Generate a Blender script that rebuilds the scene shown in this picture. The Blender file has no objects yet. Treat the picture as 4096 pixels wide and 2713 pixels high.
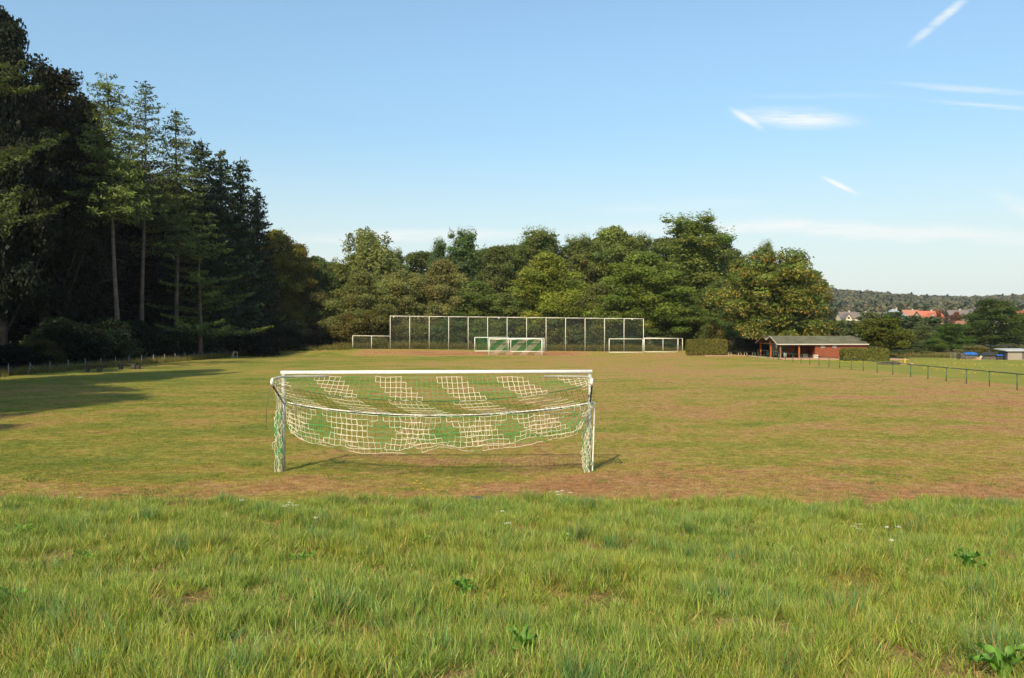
import bpy, math, random
import numpy as np
from mathutils import Vector

R = math.radians
C = bpy.context.scene.collection
sc = bpy.context.scene

# ------------------------------------------------------------------ camera
EYE = 3.326
F = 3455.0            # focal length in photo pixels (photo 4096 wide)
HOR = 1330.0          # height of the horizon in the photo
cam_d = bpy.data.cameras.new('camera')
cam = bpy.data.objects.new('camera', cam_d)
C.objects.link(cam)
cam.location = (0, 0, EYE)
cam_d.sensor_width = 36.0
cam_d.lens = 36.0 * F / 4096.0
cam_d.clip_start = 0.1
cam_d.clip_end = 12000
cam.rotation_euler = (R(90) - math.atan((1356.5 - HOR) / F), 0, 0)
sc.camera = cam

# ------------------------------------------------------------------ light
SUN_EL = R(39.0)
SHADE = Vector((0.36, 0.933, 0)).normalized()           # shadows fall this way
to_sun = Vector((-SHADE.x * math.cos(SUN_EL), -SHADE.y * math.cos(SUN_EL), math.sin(SUN_EL)))
sun_d = bpy.data.lights.new('sun', 'SUN')
sun_d.energy = 4.3
sun_d.angle = R(0.55)
sun_d.color = (1.0, 0.85, 0.60)
sun = bpy.data.objects.new('sun', sun_d)
C.objects.link(sun)
sun.rotation_euler = to_sun.to_track_quat('Z', 'Y').to_euler()
sun.location = (-20, -40, 60)

sc.view_settings.view_transform = 'Standard'
sc.view_settings.look = 'None'
sc.view_settings.gamma = 1
sc.view_settings.exposure = 0.45
sc.view_settings.use_curve_mapping = False
sc.cycles.max_bounces = 6
sc.cycles.diffuse_bounces = 3
sc.cycles.glossy_bounces = 2
sc.cycles.transmission_bounces = 4
sc.cycles.transparent_max_bounces = 8

# ------------------------------------------------------------------ node helpers
def node(nt, kind, inputs=None, **props):
    n = nt.nodes.new(kind)
    for k, v in props.items():
        setattr(n, k, v)
    for k, v in (inputs or {}).items():
        s = n.inputs[k]
        if isinstance(v, bpy.types.NodeSocket):
            nt.links.new(v, s)
        else:
            s.default_value = v
    return n

def math_(nt, op, a, b=None, c=None, clamp=False):
    i = {0: a}
    if b is not None: i[1] = b
    if c is not None: i[2] = c
    n = node(nt, 'ShaderNodeMath', i, operation=op)
    n.use_clamp = clamp
    return n.outputs[0]

def smooth(nt, v, lo, hi, a=0.0, b=1.0):
    return node(nt, 'ShaderNodeMapRange', {0: v, 1: lo, 2: hi, 3: a, 4: b}, interpolation_type='SMOOTHSTEP').outputs[0]

def noise(nt, vec, scale, detail=3.0, rough=0.55):
    return node(nt, 'ShaderNodeTexNoise', {'Vector': vec, 'Scale': scale, 'Detail': detail, 'Roughness': rough}).outputs[0]

def mix(nt, f, a, b, blend='MIX'):
    n = nt.nodes.new('ShaderNodeMix')
    n.data_type = 'RGBA'
    n.blend_type = blend
    for s, v in ((n.inputs[0], f), (n.inputs[6], a), (n.inputs[7], b)):
        if isinstance(v, bpy.types.NodeSocket): nt.links.new(v, s)
        else: s.default_value = v if not isinstance(v, tuple) else (*v[:3], 1)
    return n.outputs[2]

# ------------------------------------------------------------------ world: sky with thin clouds
world = bpy.data.worlds.new('World')
sc.world = world
world.use_nodes = True
nt = world.node_tree
nt.nodes.clear()
sky = node(nt, 'ShaderNodeTexSky', sky_type='NISHITA', sun_disc=False, sun_elevation=SUN_EL,
           sun_rotation=math.atan2(to_sun.x, to_sun.y), altitude=200, air_density=1.0, dust_density=1.2, ozone_density=1.6)
tc = node(nt, 'ShaderNodeTexCoord')
sep = node(nt, 'ShaderNodeSeparateXYZ', {0: tc.outputs['Generated']})
yy = math_(nt, 'MAXIMUM', sep.outputs[1], 0.02)
U = math_(nt, 'DIVIDE', sep.outputs[0], yy)
V = math_(nt, 'DIVIDE', sep.outputs[2], yy)
front = smooth(nt, sep.outputs[1], 0.05, 0.35)
cuv = node(nt, 'ShaderNodeCombineXYZ', {0: math_(nt, 'MULTIPLY', U, 1.0), 1: math_(nt, 'MULTIPLY', V, 4.0), 2: 0.3}).outputs[0]
cst = node(nt, 'ShaderNodeCombineXYZ', {0: math_(nt, 'MULTIPLY', U, 0.55), 1: math_(nt, 'MULTIPLY', V, 6.5), 2: 0.3}).outputs[0]
wisp = noise(nt, cst, 16.0, 7.0, 0.68)
fine = noise(nt, cst, 60.0, 5.0, 0.65)
wob = math_(nt, 'MULTIPLY', math_(nt, 'SUBTRACT', noise(nt, cuv, 9.0, 4.0), 0.5), 0.9)
def cloud(px, py, hw, hh, ang, strength, soft=1.0, wobble=0.6, lo=0.38, hi=0.62):
    """an elongated wisp centred at a sky direction, half width and half height as angles in photo pixels"""
    cu, cv = (px - 2048) / F, (HOR - py) / F
    a, b = hw / F, hh / F
    du = math_(nt, 'SUBTRACT', U, cu); dv = math_(nt, 'SUBTRACT', V, cv)
    ca, sa = math.cos(R(ang)), math.sin(R(ang))
    x = math_(nt, 'DIVIDE', math_(nt, 'ADD', math_(nt, 'MULTIPLY', du, ca), math_(nt, 'MULTIPLY', dv, sa)), a)
    y = math_(nt, 'DIVIDE', math_(nt, 'SUBTRACT', math_(nt, 'MULTIPLY', dv, ca), math_(nt, 'MULTIPLY', du, sa)), b)
    y = math_(nt, 'ADD', y, math_(nt, 'MULTIPLY', wob, wobble * 2))
    d = math_(nt, 'SQRT', math_(nt, 'ADD', math_(nt, 'MULTIPLY', x, x), math_(nt, 'MULTIPLY', y, y)))
    m = smooth(nt, d, 1.0 * soft + 0.25, 0.15)
    tex = smooth(nt, math_(nt, 'ADD', math_(nt, 'MULTIPLY', wisp, 0.65), math_(nt, 'MULTIPLY', fine, 0.35)), lo, hi, 0.25, 1.0)
    return math_(nt, 'MULTIPLY', math_(nt, 'MULTIPLY', m, tex), strength)
clouds = [
    cloud(3765, 75, 185, 22, 40, 0.8, wobble=0.5),
    cloud(3190, 472, 225, 42, -3, 0.85, soft=1.2, wobble=0.45, lo=0.36, hi=0.58),
    cloud(2985, 478, 85, 18, -33, 0.6, wobble=0.3, lo=0.2, hi=0.5),
    cloud(3358, 742, 85, 12, -26, 0.95, wobble=0.3, lo=0.2, hi=0.5),
    cloud(3900, 360, 380, 15, -4, 0.36, wobble=0.9),
    cloud(3950, 425, 330, 13, -5, 0.36, wobble=0.9),
    cloud(3300, 385, 420, 12, 0, 0.16, wobble=0.8),
    cloud(4090, 835, 160, 40, -30, 0.45, wobble=0.8),
    cloud(3600, 930, 900, 42, -3, 0.75, wobble=1.2, lo=0.3, hi=0.6),
    cloud(2800, 915, 700, 30, 0, 0.45, wobble=0.8),
    cloud(1700, 942, 560, 30, 1, 0.8, wobble=0.8, lo=0.3, hi=0.6),
    cloud(2700, 830, 380, 40, 2, 0.25, wobble=0.8),
]
tot = clouds[0]
for c_ in clouds[1:]:
    tot = math_(nt, 'ADD', tot, c_)
tot = math_(nt, 'MULTIPLY', math_(nt, 'MINIMUM', tot, 0.85), front)
hz = smooth(nt, sep.outputs[2], 0.24, -0.03, 0.0, 0.98)
thin = smooth(nt, sep.outputs[2], 0.0, 0.38, 0.62, 1.0)
skycol = mix(nt, 1.0, mix(nt, 1.0, sky.outputs[0], (0.955, 1.055, 0.98), 'MULTIPLY'), node(nt, 'ShaderNodeCombineColor', {0: thin, 1: thin, 2: thin}).outputs[0], 'MULTIPLY')
bgcol = mix(nt, tot, mix(nt, hz, skycol, (4.5, 4.75, 4.5)), (5.0, 5.05, 4.9))
bg = node(nt, 'ShaderNodeBackground', {'Color': bgcol, 'Strength': 0.15})
wo = node(nt, 'ShaderNodeOutputWorld', {'Surface': bg.outputs[0]})

# ------------------------------------------------------------------ materials
MATS = {}
def new_mat(name):
    m = bpy.data.materials.new(name)
    m.use_nodes = True
    m.node_tree.nodes.clear()
    return m, m.node_tree

def plain(name, col, rough=0.7, metal=0.0, vary=0.18, scale=6.0, bump=0.0, dirt=None, dirt_amt=0.4):
    m, t = new_mat(name)
    pos = node(t, 'ShaderNodeTexCoord').outputs['Object']
    n1 = noise(t, pos, scale, 5.0)
    k = smooth(t, n1, 0.3, 0.7, 1 - vary, 1 + vary)
    c = mix(t, 1.0, col, node(t, 'ShaderNodeCombineColor', {0: k, 1: k, 2: k}).outputs[0], 'MULTIPLY')
    if dirt:
        c = mix(t, math_(t, 'MULTIPLY', smooth(t, noise(t, pos, scale * 2.3, 6.0, 0.7), 0.5, 0.68), dirt_amt), c, dirt)
    p = node(t, 'ShaderNodeBsdfPrincipled', {'Base Color': c, 'Roughness': rough, 'Metallic': metal})
    if bump:
        b = node(t, 'ShaderNodeBump', {'Height': noise(t, pos, scale * 6, 4.0), 'Strength': bump, 'Distance': 0.02})
        t.links.new(b.outputs[0], p.inputs['Normal'])
    node(t, 'ShaderNodeOutputMaterial', {'Surface': p.outputs[0]})
    return m

def leaf_mat(name, trans=0.45, use_obj=True, rough=0.6):
    """colour = colour of the leaf (attribute) times the tree's own colour"""
    m, t = new_mat(name)
    a = node(t, 'ShaderNodeAttribute', attribute_name='tone').outputs['Color']
    c = a
    if use_obj:
        c = mix(t, 1.0, a, node(t, 'ShaderNodeObjectInfo').outputs['Color'], 'MULTIPLY')
    p = node(t, 'ShaderNodeBsdfPrincipled', {'Base Color': c, 'Roughness': rough, 'Specular IOR Level': 0.25})
    tr = node(t, 'ShaderNodeBsdfTranslucent', {'Color': mix(t, 1.0, c, (1.25, 1.35, 0.6), 'MULTIPLY')})
    s = node(t, 'ShaderNodeMixShader', {0: trans, 1: p.outputs[0], 2: tr.outputs[0]})
    node(t, 'ShaderNodeOutputMaterial', {'Surface': s.outputs[0]})
    return m

def turf_colour(t):
    """colour of mown dry turf at a world position: olive green, straw and red-brown worn patches"""
    pos = node(t, 'ShaderNodeNewGeometry').outputs['Position']
    sp = node(t, 'ShaderNodeSeparateXYZ', {0: pos})
    flat = node(t, 'ShaderNodeCombineXYZ', {0: math_(t, 'MULTIPLY', sp.outputs[0], 0.75), 1: sp.outputs[1], 2: 0.0}).outputs[0]
    big = noise(t, flat, 0.075, 4.0, 0.6)
    mid = noise(t, flat, 0.42, 5.0, 0.62)
    sml = noise(t, flat, 2.6, 5.0, 0.65)
    tiny = noise(t, flat, 17.0, 4.0, 0.6)
    X, Y = sp.outputs[0], sp.outputs[1]
    # worn band next to the bank, worn ground behind the far goal, drier right half
    band = math_(t, 'MULTIPLY', smooth(t, Y, 21.5, 17.5), 0.085)
    far = math_(t, 'MULTIPLY', math_(t, 'MULTIPLY', smooth(t, Y, 119.5, 122.5), smooth(t, Y, 129.5, 126.0)), 0.17)
    far = math_(t, 'MULTIPLY', far, smooth(t, X, -26, -20))
    far = math_(t, 'MULTIPLY', far, smooth(t, X, 12, 8))
    right = smooth(t, X, -24, 16, -0.05, 0.035)
    v = math_(t, 'ADD', math_(t, 'MULTIPLY', big, 0.34), math_(t, 'MULTIPLY', mid, 0.40))
    v = math_(t, 'ADD', v, math_(t, 'MULTIPLY', sml, 0.26))
    v = math_(t, 'ADD', math_(t, 'MULTIPLY', math_(t, 'SUBTRACT', v, 0.5), 1.45), 0.5)
    v = math_(t, 'ADD', v, band); v = math_(t, 'ADD', v, far); v = math_(t, 'ADD', math_(t, 'ADD', v, right), 0.006)
    ramp = t.nodes.new('ShaderNodeValToRGB')
    t.links.new(v, ramp.inputs[0])
    e = ramp.color_ramp.elements
    e[0].position, e[0].color = 0.36, (0.150, 0.178, 0.030, 1)
    e[1].position, e[1].color = 0.78, (0.30, 0.140, 0.062, 1)
    for p_, c_ in ((0.45, (0.225, 0.215, 0.040, 1)), (0.515, (0.300, 0.232, 0.056, 1)), (0.565, (0.345, 0.225, 0.080, 1)), (0.64, (0.36, 0.195, 0.090, 1))):
        n = e.new(p_); n.color = c_
    g = smooth(t, sml, 0.52, 0.68)
    c = mix(t, math_(t, 'MULTIPLY', g, 0.38), ramp.outputs[0], (0.105, 0.125, 0.022))
    return c, tiny, sml, pos, sp

def turf_mat():
    m, t = new_mat('mown_turf')
    c, tiny, sml, pos, sp = turf_colour(t)
    patchy = noise(t, pos, 3.6, 5.0, 0.72)
    k = math_(t, 'MULTIPLY', smooth(t, tiny, 0.3, 0.7, 0.66, 1.26), smooth(t, patchy, 0.36, 0.64, 0.74, 1.26))
    c = mix(t, 1.0, c, node(t, 'ShaderNodeCombineColor', {0: k, 1: k, 2: k}).outputs[0], 'MULTIPLY')
    p = node(t, 'ShaderNodeBsdfPrincipled', {'Base Color': c, 'Roughness': 0.9, 'Specular IOR Level': 0.1})
    h = math_(t, 'ADD', math_(t, 'MULTIPLY', noise(t, pos, 5.0, 6.0, 0.7), 1.0), math_(t, 'MULTIPLY', tiny, 0.5))
    b = node(t, 'ShaderNodeBump', {'Height': h, 'Strength': 0.8, 'Distance': 0.08})
    t.links.new(b.outputs[0], p.inputs['Normal'])
    node(t, 'ShaderNodeOutputMaterial', {'Surface': p.outputs[0]})
    return m

def turf_blade_mat():
    m, t = new_mat('mown_turf_blades')
    c, tiny, sml, pos, sp = turf_colour(t)
    a = node(t, 'ShaderNodeAttribute', attribute_name='tone').outputs['Color']
    c = mix(t, 1.0, c, a, 'MULTIPLY')
    p = node(t, 'ShaderNodeBsdfPrincipled', {'Base Color': c, 'Roughness': 0.7, 'Specular IOR Level': 0.2})
    tr = node(t, 'ShaderNodeBsdfTranslucent', {'Color': c})
    s = node(t, 'ShaderNodeMixShader', {0: 0.25, 1: p.outputs[0], 2: tr.outputs[0]})
    node(t, 'ShaderNodeOutputMaterial', {'Surface': s.outputs[0]})
    return m

def grass_mat():
    m, t = new_mat('meadow_grass_blades')
    pos = node(t, 'ShaderNodeNewGeometry').outputs['Position']
    a = node(t, 'ShaderNodeAttribute', attribute_name='tone').outputs['Color']
    n1 = noise(t, pos, 0.55, 3.0)
    c = mix(t, smooth(t, n1, 0.40, 0.62), a, mix(t, 1.0, a, (1.15, 1.0, 0.85), 'MULTIPLY'))
    n2 = noise(t, pos, 1.7, 3.0)
    c = mix(t, smooth(t, n2, 0.5, 0.72, 0, 0.35), c, mix(t, 1.0, a, (0.75, 0.95, 1.05), 'MULTIPLY'))
    p = node(t, 'ShaderNodeBsdfPrincipled', {'Base Color': c, 'Roughness': 0.5, 'Specular IOR Level': 0.35})
    tr = node(t, 'ShaderNodeBsdfTranslucent', {'Color': mix(t, 1.0, c, (1.1, 1.15, 0.6), 'MULTIPLY')})
    s = node(t, 'ShaderNodeMixShader', {0: 0.32, 1: p.outputs[0], 2: tr.outputs[0]})
    node(t, 'ShaderNodeOutputMaterial', {'Surface': s.outputs[0]})
    return m

def ground_mat(name, a, b, c3, scale=0.4, bump=0.6, dist=0.05):
    m, t = new_mat(name)
    pos = node(t, 'ShaderNodeNewGeometry').outputs['Position']
    n1 = noise(t, pos, scale, 5.0, 0.6); n2 = noise(t, pos, scale * 7, 5.0, 0.65)
    c = mix(t, smooth(t, n1, 0.38, 0.62), a, b)
    c = mix(t, smooth(t, n2, 0.45, 0.7), c, c3)
    p = node(t, 'ShaderNodeBsdfPrincipled', {'Base Color': c, 'Roughness': 0.95, 'Specular IOR Level': 0.1})
    bm = node(t, 'ShaderNodeBump', {'Height': noise(t, pos, scale * 18, 6.0, 0.7), 'Strength': bump, 'Distance': dist})
    t.links.new(bm.outputs[0], p.inputs['Normal'])
    node(t, 'ShaderNodeOutputMaterial', {'Surface': p.outputs[0]})
    return m

def wood_mat(name, col, dark, scale=1.0):
    m, t = new_mat(name)
    pos = node(t, 'ShaderNodeTexCoord').outputs['Object']
    mp = node(t, 'ShaderNodeMapping', {'Vector': pos, 'Scale': (0.6 * scale, 3 * scale, 9 * scale)}).outputs[0]
    n1 = noise(t, mp, 2.5, 6.0, 0.65)
    c = mix(t, smooth(t, n1, 0.35, 0.68), col, dark)
    p = node(t, 'ShaderNodeBsdfPrincipled', {'Base Color': c, 'Roughness': 0.6, 'Specular IOR Level': 0.3})
    b = node(t, 'ShaderNodeBump', {'Height': n1, 'Strength': 0.3, 'Distance': 0.01})
    t.links.new(b.outputs[0], p.inputs['Normal'])
    node(t, 'ShaderNodeOutputMaterial', {'Surface': p.outputs[0]})
    return m

M = dict(
    leaf=leaf_mat('foliage'), needle=leaf_mat('needles', 0.22), dock=leaf_mat('dock_leaves', 0.35, False, 0.4),
    bloom=leaf_mat('petals', 0.2, False),
    turf=turf_mat(), turf_blade=turf_blade_mat(), grass=grass_mat(),
    bank=ground_mat('bank_thatch', (0.22, 0.14, 0.06), (0.12, 0.12, 0.03), (0.34, 0.22, 0.10), 1.2, 0.9, 0.03),
    ground=ground_mat('rough_ground', (0.085, 0.085, 0.025), (0.12, 0.10, 0.035), (0.07, 0.06, 0.025), 0.2, 0.7, 0.15),
    meadow=ground_mat('meadow_turf', (0.155, 0.185, 0.028), (0.215, 0.205, 0.036), (0.24, 0.20, 0.04), 0.16, 0.5, 0.08),
    bark=plain('bark', (0.045, 0.034, 0.026), 0.9, vary=0.35, scale=3.0, bump=0.8),
    bark_larch=plain('larch_bark', (0.13, 0.095, 0.072), 0.9, vary=0.35, scale=2.0, bump=0.9),
    bark_pale=plain('pale_bark', (0.33, 0.27, 0.21), 0.85, vary=0.3, scale=2.0, bump=0.7, dirt=(0.10, 0.08, 0.06)),
    white=plain('white_paint', (0.80, 0.79, 0.74), 0.4, vary=0.04, scale=3.0, dirt=(0.42, 0.42, 0.34), dirt_amt=0.3),
    cream=plain('weathered_white_steel', (0.70, 0.68, 0.58), 0.5, vary=0.08, scale=2.0, dirt=(0.40, 0.38, 0.28), dirt_amt=0.4),
    alu=plain('weathered_aluminium', (0.46, 0.46, 0.40), 0.45, 0.2, vary=0.15, scale=4.0, dirt=(0.16, 0.20, 0.12), dirt_amt=0.6),
    black=plain('black_rubber', (0.02, 0.022, 0.02), 0.5),
    cord_white=plain('white_cord', (0.78, 0.73, 0.56), 0.7, vary=0.05),
    cord_green=plain('green_cord', (0.04, 0.42, 0.12), 0.6, vary=0.1),
    cord_dark=plain('dark_green_cord', (0.03, 0.06, 0.02), 0.7, vary=0.1),
    wire=plain('galvanised_wire', (0.20, 0.22, 0.19), 0.6, 0.3),
    rail=plain('dark_green_railing_paint', (0.022, 0.060, 0.036), 0.4, vary=0.2, scale=5.0, dirt=(0.10, 0.10, 0.06), dirt_amt=0.3),
    galv=plain('galvanised_post', (0.27, 0.27, 0.25), 0.5, 0.3, vary=0.2),
    redwood=wood_mat('red_brown_planks', (0.27, 0.072, 0.028), (0.15, 0.040, 0.018)),
    redpost=wood_mat('orange_posts', (0.46, 0.125, 0.028), (0.30, 0.075, 0.020)),
    greypost=wood_mat('weathered_post', (0.24, 0.15, 0.085), (0.16, 0.10, 0.06)),
    darkwood=wood_mat('dark_brown_boards', (0.11, 0.035, 0.018), (0.05, 0.018, 0.010)),
    oldwood=wood_mat('old_dark_timber', (0.045, 0.034, 0.026), (0.025, 0.018, 0.014)),
    roof=plain('mossy_roofing_felt', (0.095, 0.095, 0.056), 0.95, vary=0.25, scale=0.9, bump=0.7, dirt=(0.16, 0.13, 0.095), dirt_amt=0.6),
    trim=plain('grey_metal_trim', (0.48, 0.45, 0.38), 0.5, vary=0.1),
    glass=plain('pale_window_glass', (0.33, 0.37, 0.38), 0.2, vary=0.2, scale=2.0),
    darkglass=plain('dark_window_glass', (0.03, 0.035, 0.045), 0.15),
    paving=plain('reddish_gravel_paving', (0.40, 0.235, 0.15), 0.95, vary=0.2, scale=2.0, bump=0.5),
    kerb=plain('pale_kerb', (0.48, 0.43, 0.30), 0.9),
    concrete=plain('pale_concrete', (0.50, 0.45, 0.35), 0.9, vary=0.15, bump=0.3),
    darkconcrete=plain('mossy_concrete', (0.07, 0.06, 0.048), 0.95, vary=0.3, bump=0.5),
    soil=plain('dark_soil', (0.075, 0.055, 0.035), 0.95, vary=0.35, scale=2.0, bump=0.9),
    sand=plain('orange_brown_soil', (0.32, 0.19, 0.10), 0.95, vary=0.25, scale=3.0, bump=0.7),
    bluetarp=plain('blue_tarpaulin', (0.015, 0.10, 0.36), 0.45, vary=0.25, scale=2.0, bump=0.6),
    darktarp=plain('black_sheeting', (0.022, 0.026, 0.032), 0.5, vary=0.4, scale=2.0, bump=0.6),
    pallet=plain('grey_weathered_wood', (0.10, 0.085, 0.07), 0.9, vary=0.3, scale=4.0, bump=0.5),
    shed=plain('grey_beige_shed_panel', (0.30, 0.255, 0.205), 0.8, vary=0.08, scale=1.0),
    shedroof=plain('light_grey_shed_roof', (0.42, 0.43, 0.42), 0.5, vary=0.1),
    yellow=plain('yellow_paint', (0.70, 0.44, 0.02), 0.5),
    render_cream=plain('cream_render', (0.62, 0.54, 0.34), 0.9, vary=0.06),
    render_white=plain('white_render', (0.55, 0.52, 0.45), 0.9, vary=0.05),
    brickwall=plain('brown_brick_render', (0.30, 0.13, 0.085), 0.9, vary=0.15),
    roof_grey=plain('grey_brown_roof_tiles', (0.155, 0.125, 0.11), 0.85, vary=0.12, scale=1.0),
    roof_red=plain('red_roof_tiles', (0.46, 0.13, 0.07), 0.8, vary=0.12, scale=1.0),
    roof_brown=plain('terracotta_roof_tiles', (0.36, 0.16, 0.10), 0.85, vary=0.12, scale=1.0),
    roof_blue=plain('blue_grey_roof_panels', (0.30, 0.33, 0.33), 0.6, vary=0.1),
)

# ------------------------------------------------------------------ mesh helpers
def np_mesh(name, verts, faces, mat, tone=None, smooth_=False, tone_domain='FACE'):
    """verts (n,3), faces (m,k) with k 3 or 4; tone one rgb per face or per vertex"""
    verts = np.asarray(verts, np.float32); faces = np.asarray(faces, np.int32)
    me = bpy.data.meshes.new(name)
    nf, k = faces.shape
    me.vertices.add(len(verts)); me.vertices.foreach_set('co', verts.ravel())
    me.loops.add(nf * k); me.loops.foreach_set('vertex_index', faces.ravel())
    me.polygons.add(nf); me.polygons.foreach_set('loop_start', np.arange(0, nf * k, k, dtype=np.int32))
    if smooth_: me.polygons.foreach_set('use_smooth', np.ones(nf, bool))
    for m_ in (mat if isinstance(mat, (list, tuple)) else [mat]): me.materials.append(m_)
    if tone is not None:
        at = me.attributes.new('tone', 'FLOAT_COLOR', 'POINT')
        tone = np.asarray(tone, np.float32)
        if tone_domain == 'FACE':
            tv = np.ones((len(verts), 4), np.float32)
            tv[faces.ravel(), :3] = np.repeat(tone, k, axis=0)
        else:
            tv = np.ones((len(verts), 4), np.float32); tv[:, :3] = tone
        at.data.foreach_set('color', tv.ravel())
    me.update(calc_edges=True)
    me.validate()
    return me

def link(name, me, parent=None, loc=(0, 0, 0), rot=(0, 0, 0), scale=(1, 1, 1)):
    o = bpy.data.objects.new(name, me)
    C.objects.link(o)
    o.location = loc; o.rotation_euler = rot; o.scale = scale
    if parent is not None: o.parent = parent
    return o

def thing(name, label, cat, loc=(0, 0, 0), rotz=0.0, group=None, scale=(1, 1, 1), me=None):
    o = link(name, me, None, loc, (0, 0, rotz), scale)
    o['label'] = label; o['category'] = cat
    if group: o['group'] = group
    return o

def stuff(o, label=None, cat=None):
    o['kind'] = 'stuff'
    if label: o['label'] = label; o['category'] = cat
    return o

class MB:
    """collects boxes, bars and prisms into one mesh"""
    def __init__(s): s.v = []; s.f = []
    def add(s, v, f):
        b = len(s.v); s.v += [tuple(p) for p in v]; s.f += [tuple(i + b for i in q) for q in f]; return s
    def box(s, x0, x1, y0, y1, z0, z1, bev=0.0):
        if bev <= 0:
            return s.add([(x0, y0, z0), (x1, y0, z0), (x1, y1, z0), (x0, y1, z0), (x0, y0, z1), (x1, y0, z1), (x1, y1, z1), (x0, y1, z1)],
                         [(3, 2, 1, 0), (4, 5, 6, 7), (0, 1, 5, 4), (1, 2, 6, 5), (2, 3, 7, 6), (3, 0, 4, 7)])
        b = bev
        ring = lambda z, i: [(x0 + i, y0 + i + b, z), (x0 + i + b, y0 + i, z), (x1 - i - b, y0 + i, z), (x1 - i, y0 + i + b, z), (x1 - i, y1 - i - b, z), (x1 - i - b, y1 - i, z), (x0 + i + b, y1 - i, z), (x0 + i, y1 - i - b, z)]
        v = ring(z0, 0) + ring(z1 - b, 0) + ring(z1, b * 0.7)
        f = [tuple(range(7, -1, -1)), tuple(range(16, 24))]
        for k in range(2):
            for i in range(8):
                f.append((k * 8 + i, k * 8 + (i + 1) % 8, k * 8 + 8 + (i + 1) % 8, k * 8 + 8 + i))
        return s.add(v, f)
    def tube(s, pts, r, n=8, r1=None, caps=True):
        pts = [Vector(p) for p in pts]; r1 = r if r1 is None else r1
        m = len(pts); vs = []; prev = None
        for i, p in enumerate(pts):
            d = (pts[min(i + 1, m - 1)] - pts[max(i - 1, 0)]).normalized()
            if prev is None:
                a = d.orthogonal().normalized()
            else:
                a = (prev - d * prev.dot(d)).normalized()
            prev = a; b = d.cross(a); rr = r + (r1 - r) * i / (m - 1)
            vs += [p + (a * math.cos(2 * math.pi * k / n) + b * math.sin(2 * math.pi * k / n)) * rr for k in range(n)]
        fs = [(i * n + k, i * n + (k + 1) % n, (i + 1) * n + (k + 1) % n, (i + 1) * n + k) for i in range(m - 1) for k in range(n)]
        if caps: fs += [tuple(range(n - 1, -1, -1)), tuple(range((m - 1) * n, m * n))]
        return s.add(vs, fs)
    def quad(s, a, b, c, d): return s.add([a, b, c, d], [(0, 1, 2, 3)])
    def mesh(s, name, mat, smooth_=False):
        me = bpy.data.meshes.new(name); me.from_pydata(s.v, [], s.f)
        for m_ in (mat if isinstance(mat, (list, tuple)) else [mat]): me.materials.append(m_)
        if smooth_:
            for p in me.polygons: p.use_smooth = len(p.vertices) == 4
        me.update(); return me
    def obj(s, name, mat, parent=None, loc=(0, 0, 0), rot=(0, 0, 0), smooth_=False):
        return link(name, s.mesh(name, mat, smooth_), parent, loc, rot)

def strands(P, Q, r, sides=3):
    """straight thin prisms from each P to each Q; returns verts, faces"""
    P = np.asarray(P, float); Q = np.asarray(Q, float); r = np.broadcast_to(r, (len(P),))
    d = Q - P; L = np.linalg.norm(d, axis=1, keepdims=True); d = d / np.maximum(L, 1e-9)
    up = np.where(np.abs(d[:, 2:3]) > 0.9, np.array([[1.0, 0, 0]]), np.array([[0, 0, 1.0]]))
    a = np.cross(d, up); a /= np.linalg.norm(a, axis=1, keepdims=True); b = np.cross(d, a)
    vs = []
    for end in (P, Q):
        for k in range(sides):
            th = 2 * math.pi * k / sides
            vs.append(end + (a * math.cos(th) + b * math.sin(th)) * r[:, None])
    V_ = np.stack(vs, 1).reshape(-1, 3)
    base = (np.arange(len(P)) * 2 * sides)[:, None]
    F_ = np.concatenate([base + np.array([[k, (k + 1) % sides, sides + (k + 1) % sides, sides + k]]) for k in range(sides)], 0)
    return V_, F_

def strands_mesh(name, groups, sides=3):
    """groups: list of (P, Q, radius, material)"""
    V_, F_, mi, mats, off = [], [], [], [], 0
    for i, (P, Q, r, mt) in enumerate(groups):
        if len(P) == 0: continue
        v, f = strands(P, Q, r, sides)
        V_.append(v); F_.append(f + off); off += len(v); mi += [len(mats)] * len(f); mats.append(mt)
    me = np_mesh(name, np.concatenate(V_), np.concatenate(F_), mats)
    me.polygons.foreach_set('material_index', np.array(mi, np.int32))
    return me

# ------------------------------------------------------------------ terrain
def ss(a, b, x):
    t = np.clip((np.asarray(x, float) - a) / (b - a), 0, 1)
    return t * t * (3 - 2 * t)

def ridge(x):
    return 53 + 7 * np.sin(x / 210.0 + 0.6) + 3.5 * np.sin(x / 83.0 + 2.0) + 0.012 * np.clip(x - 700, 0, 900)

def h(x, y):
    x = np.asarray(x, float); y = np.asarray(y, float)
    z = 1.78 * (1 - ss(-6, 19.4, y + 0.35 * np.sin(x * 0.35)) ** 0.80)
    z = z + (0.05 * np.sin(x * 1.3 + y * 0.7) + 0.04 * np.sin(x * 0.6 - y * 1.9 + 1)) * ss(17, 12, y)
    z = z + 0.15 * ss(90, 104, y) * ss(14, 26, x) * (1 - ss(46, 60, x))
    wl = 0.88 - 0.42 * ss(-22, 20, x)
    z = z + wl * ss(118.5, 131.5, y) * (1 - ss(26, 38, x)) * ss(-48, -34, x)
    z = z + 8.0 * ss(230, 470, y)
    z = z + (ridge(x) - 20) * ss(600, 1500, y) ** 0.9 + 20 * ss(1100, 1500, y) - 10 * ss(1500, 2200, y)
    z = z + 2.0 * ss(-42, -60, x) * ss(20, 60, y) * (1 - ss(200, 300, y))
    return z

def hz_(x, y): return float(h(x, y))

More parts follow.
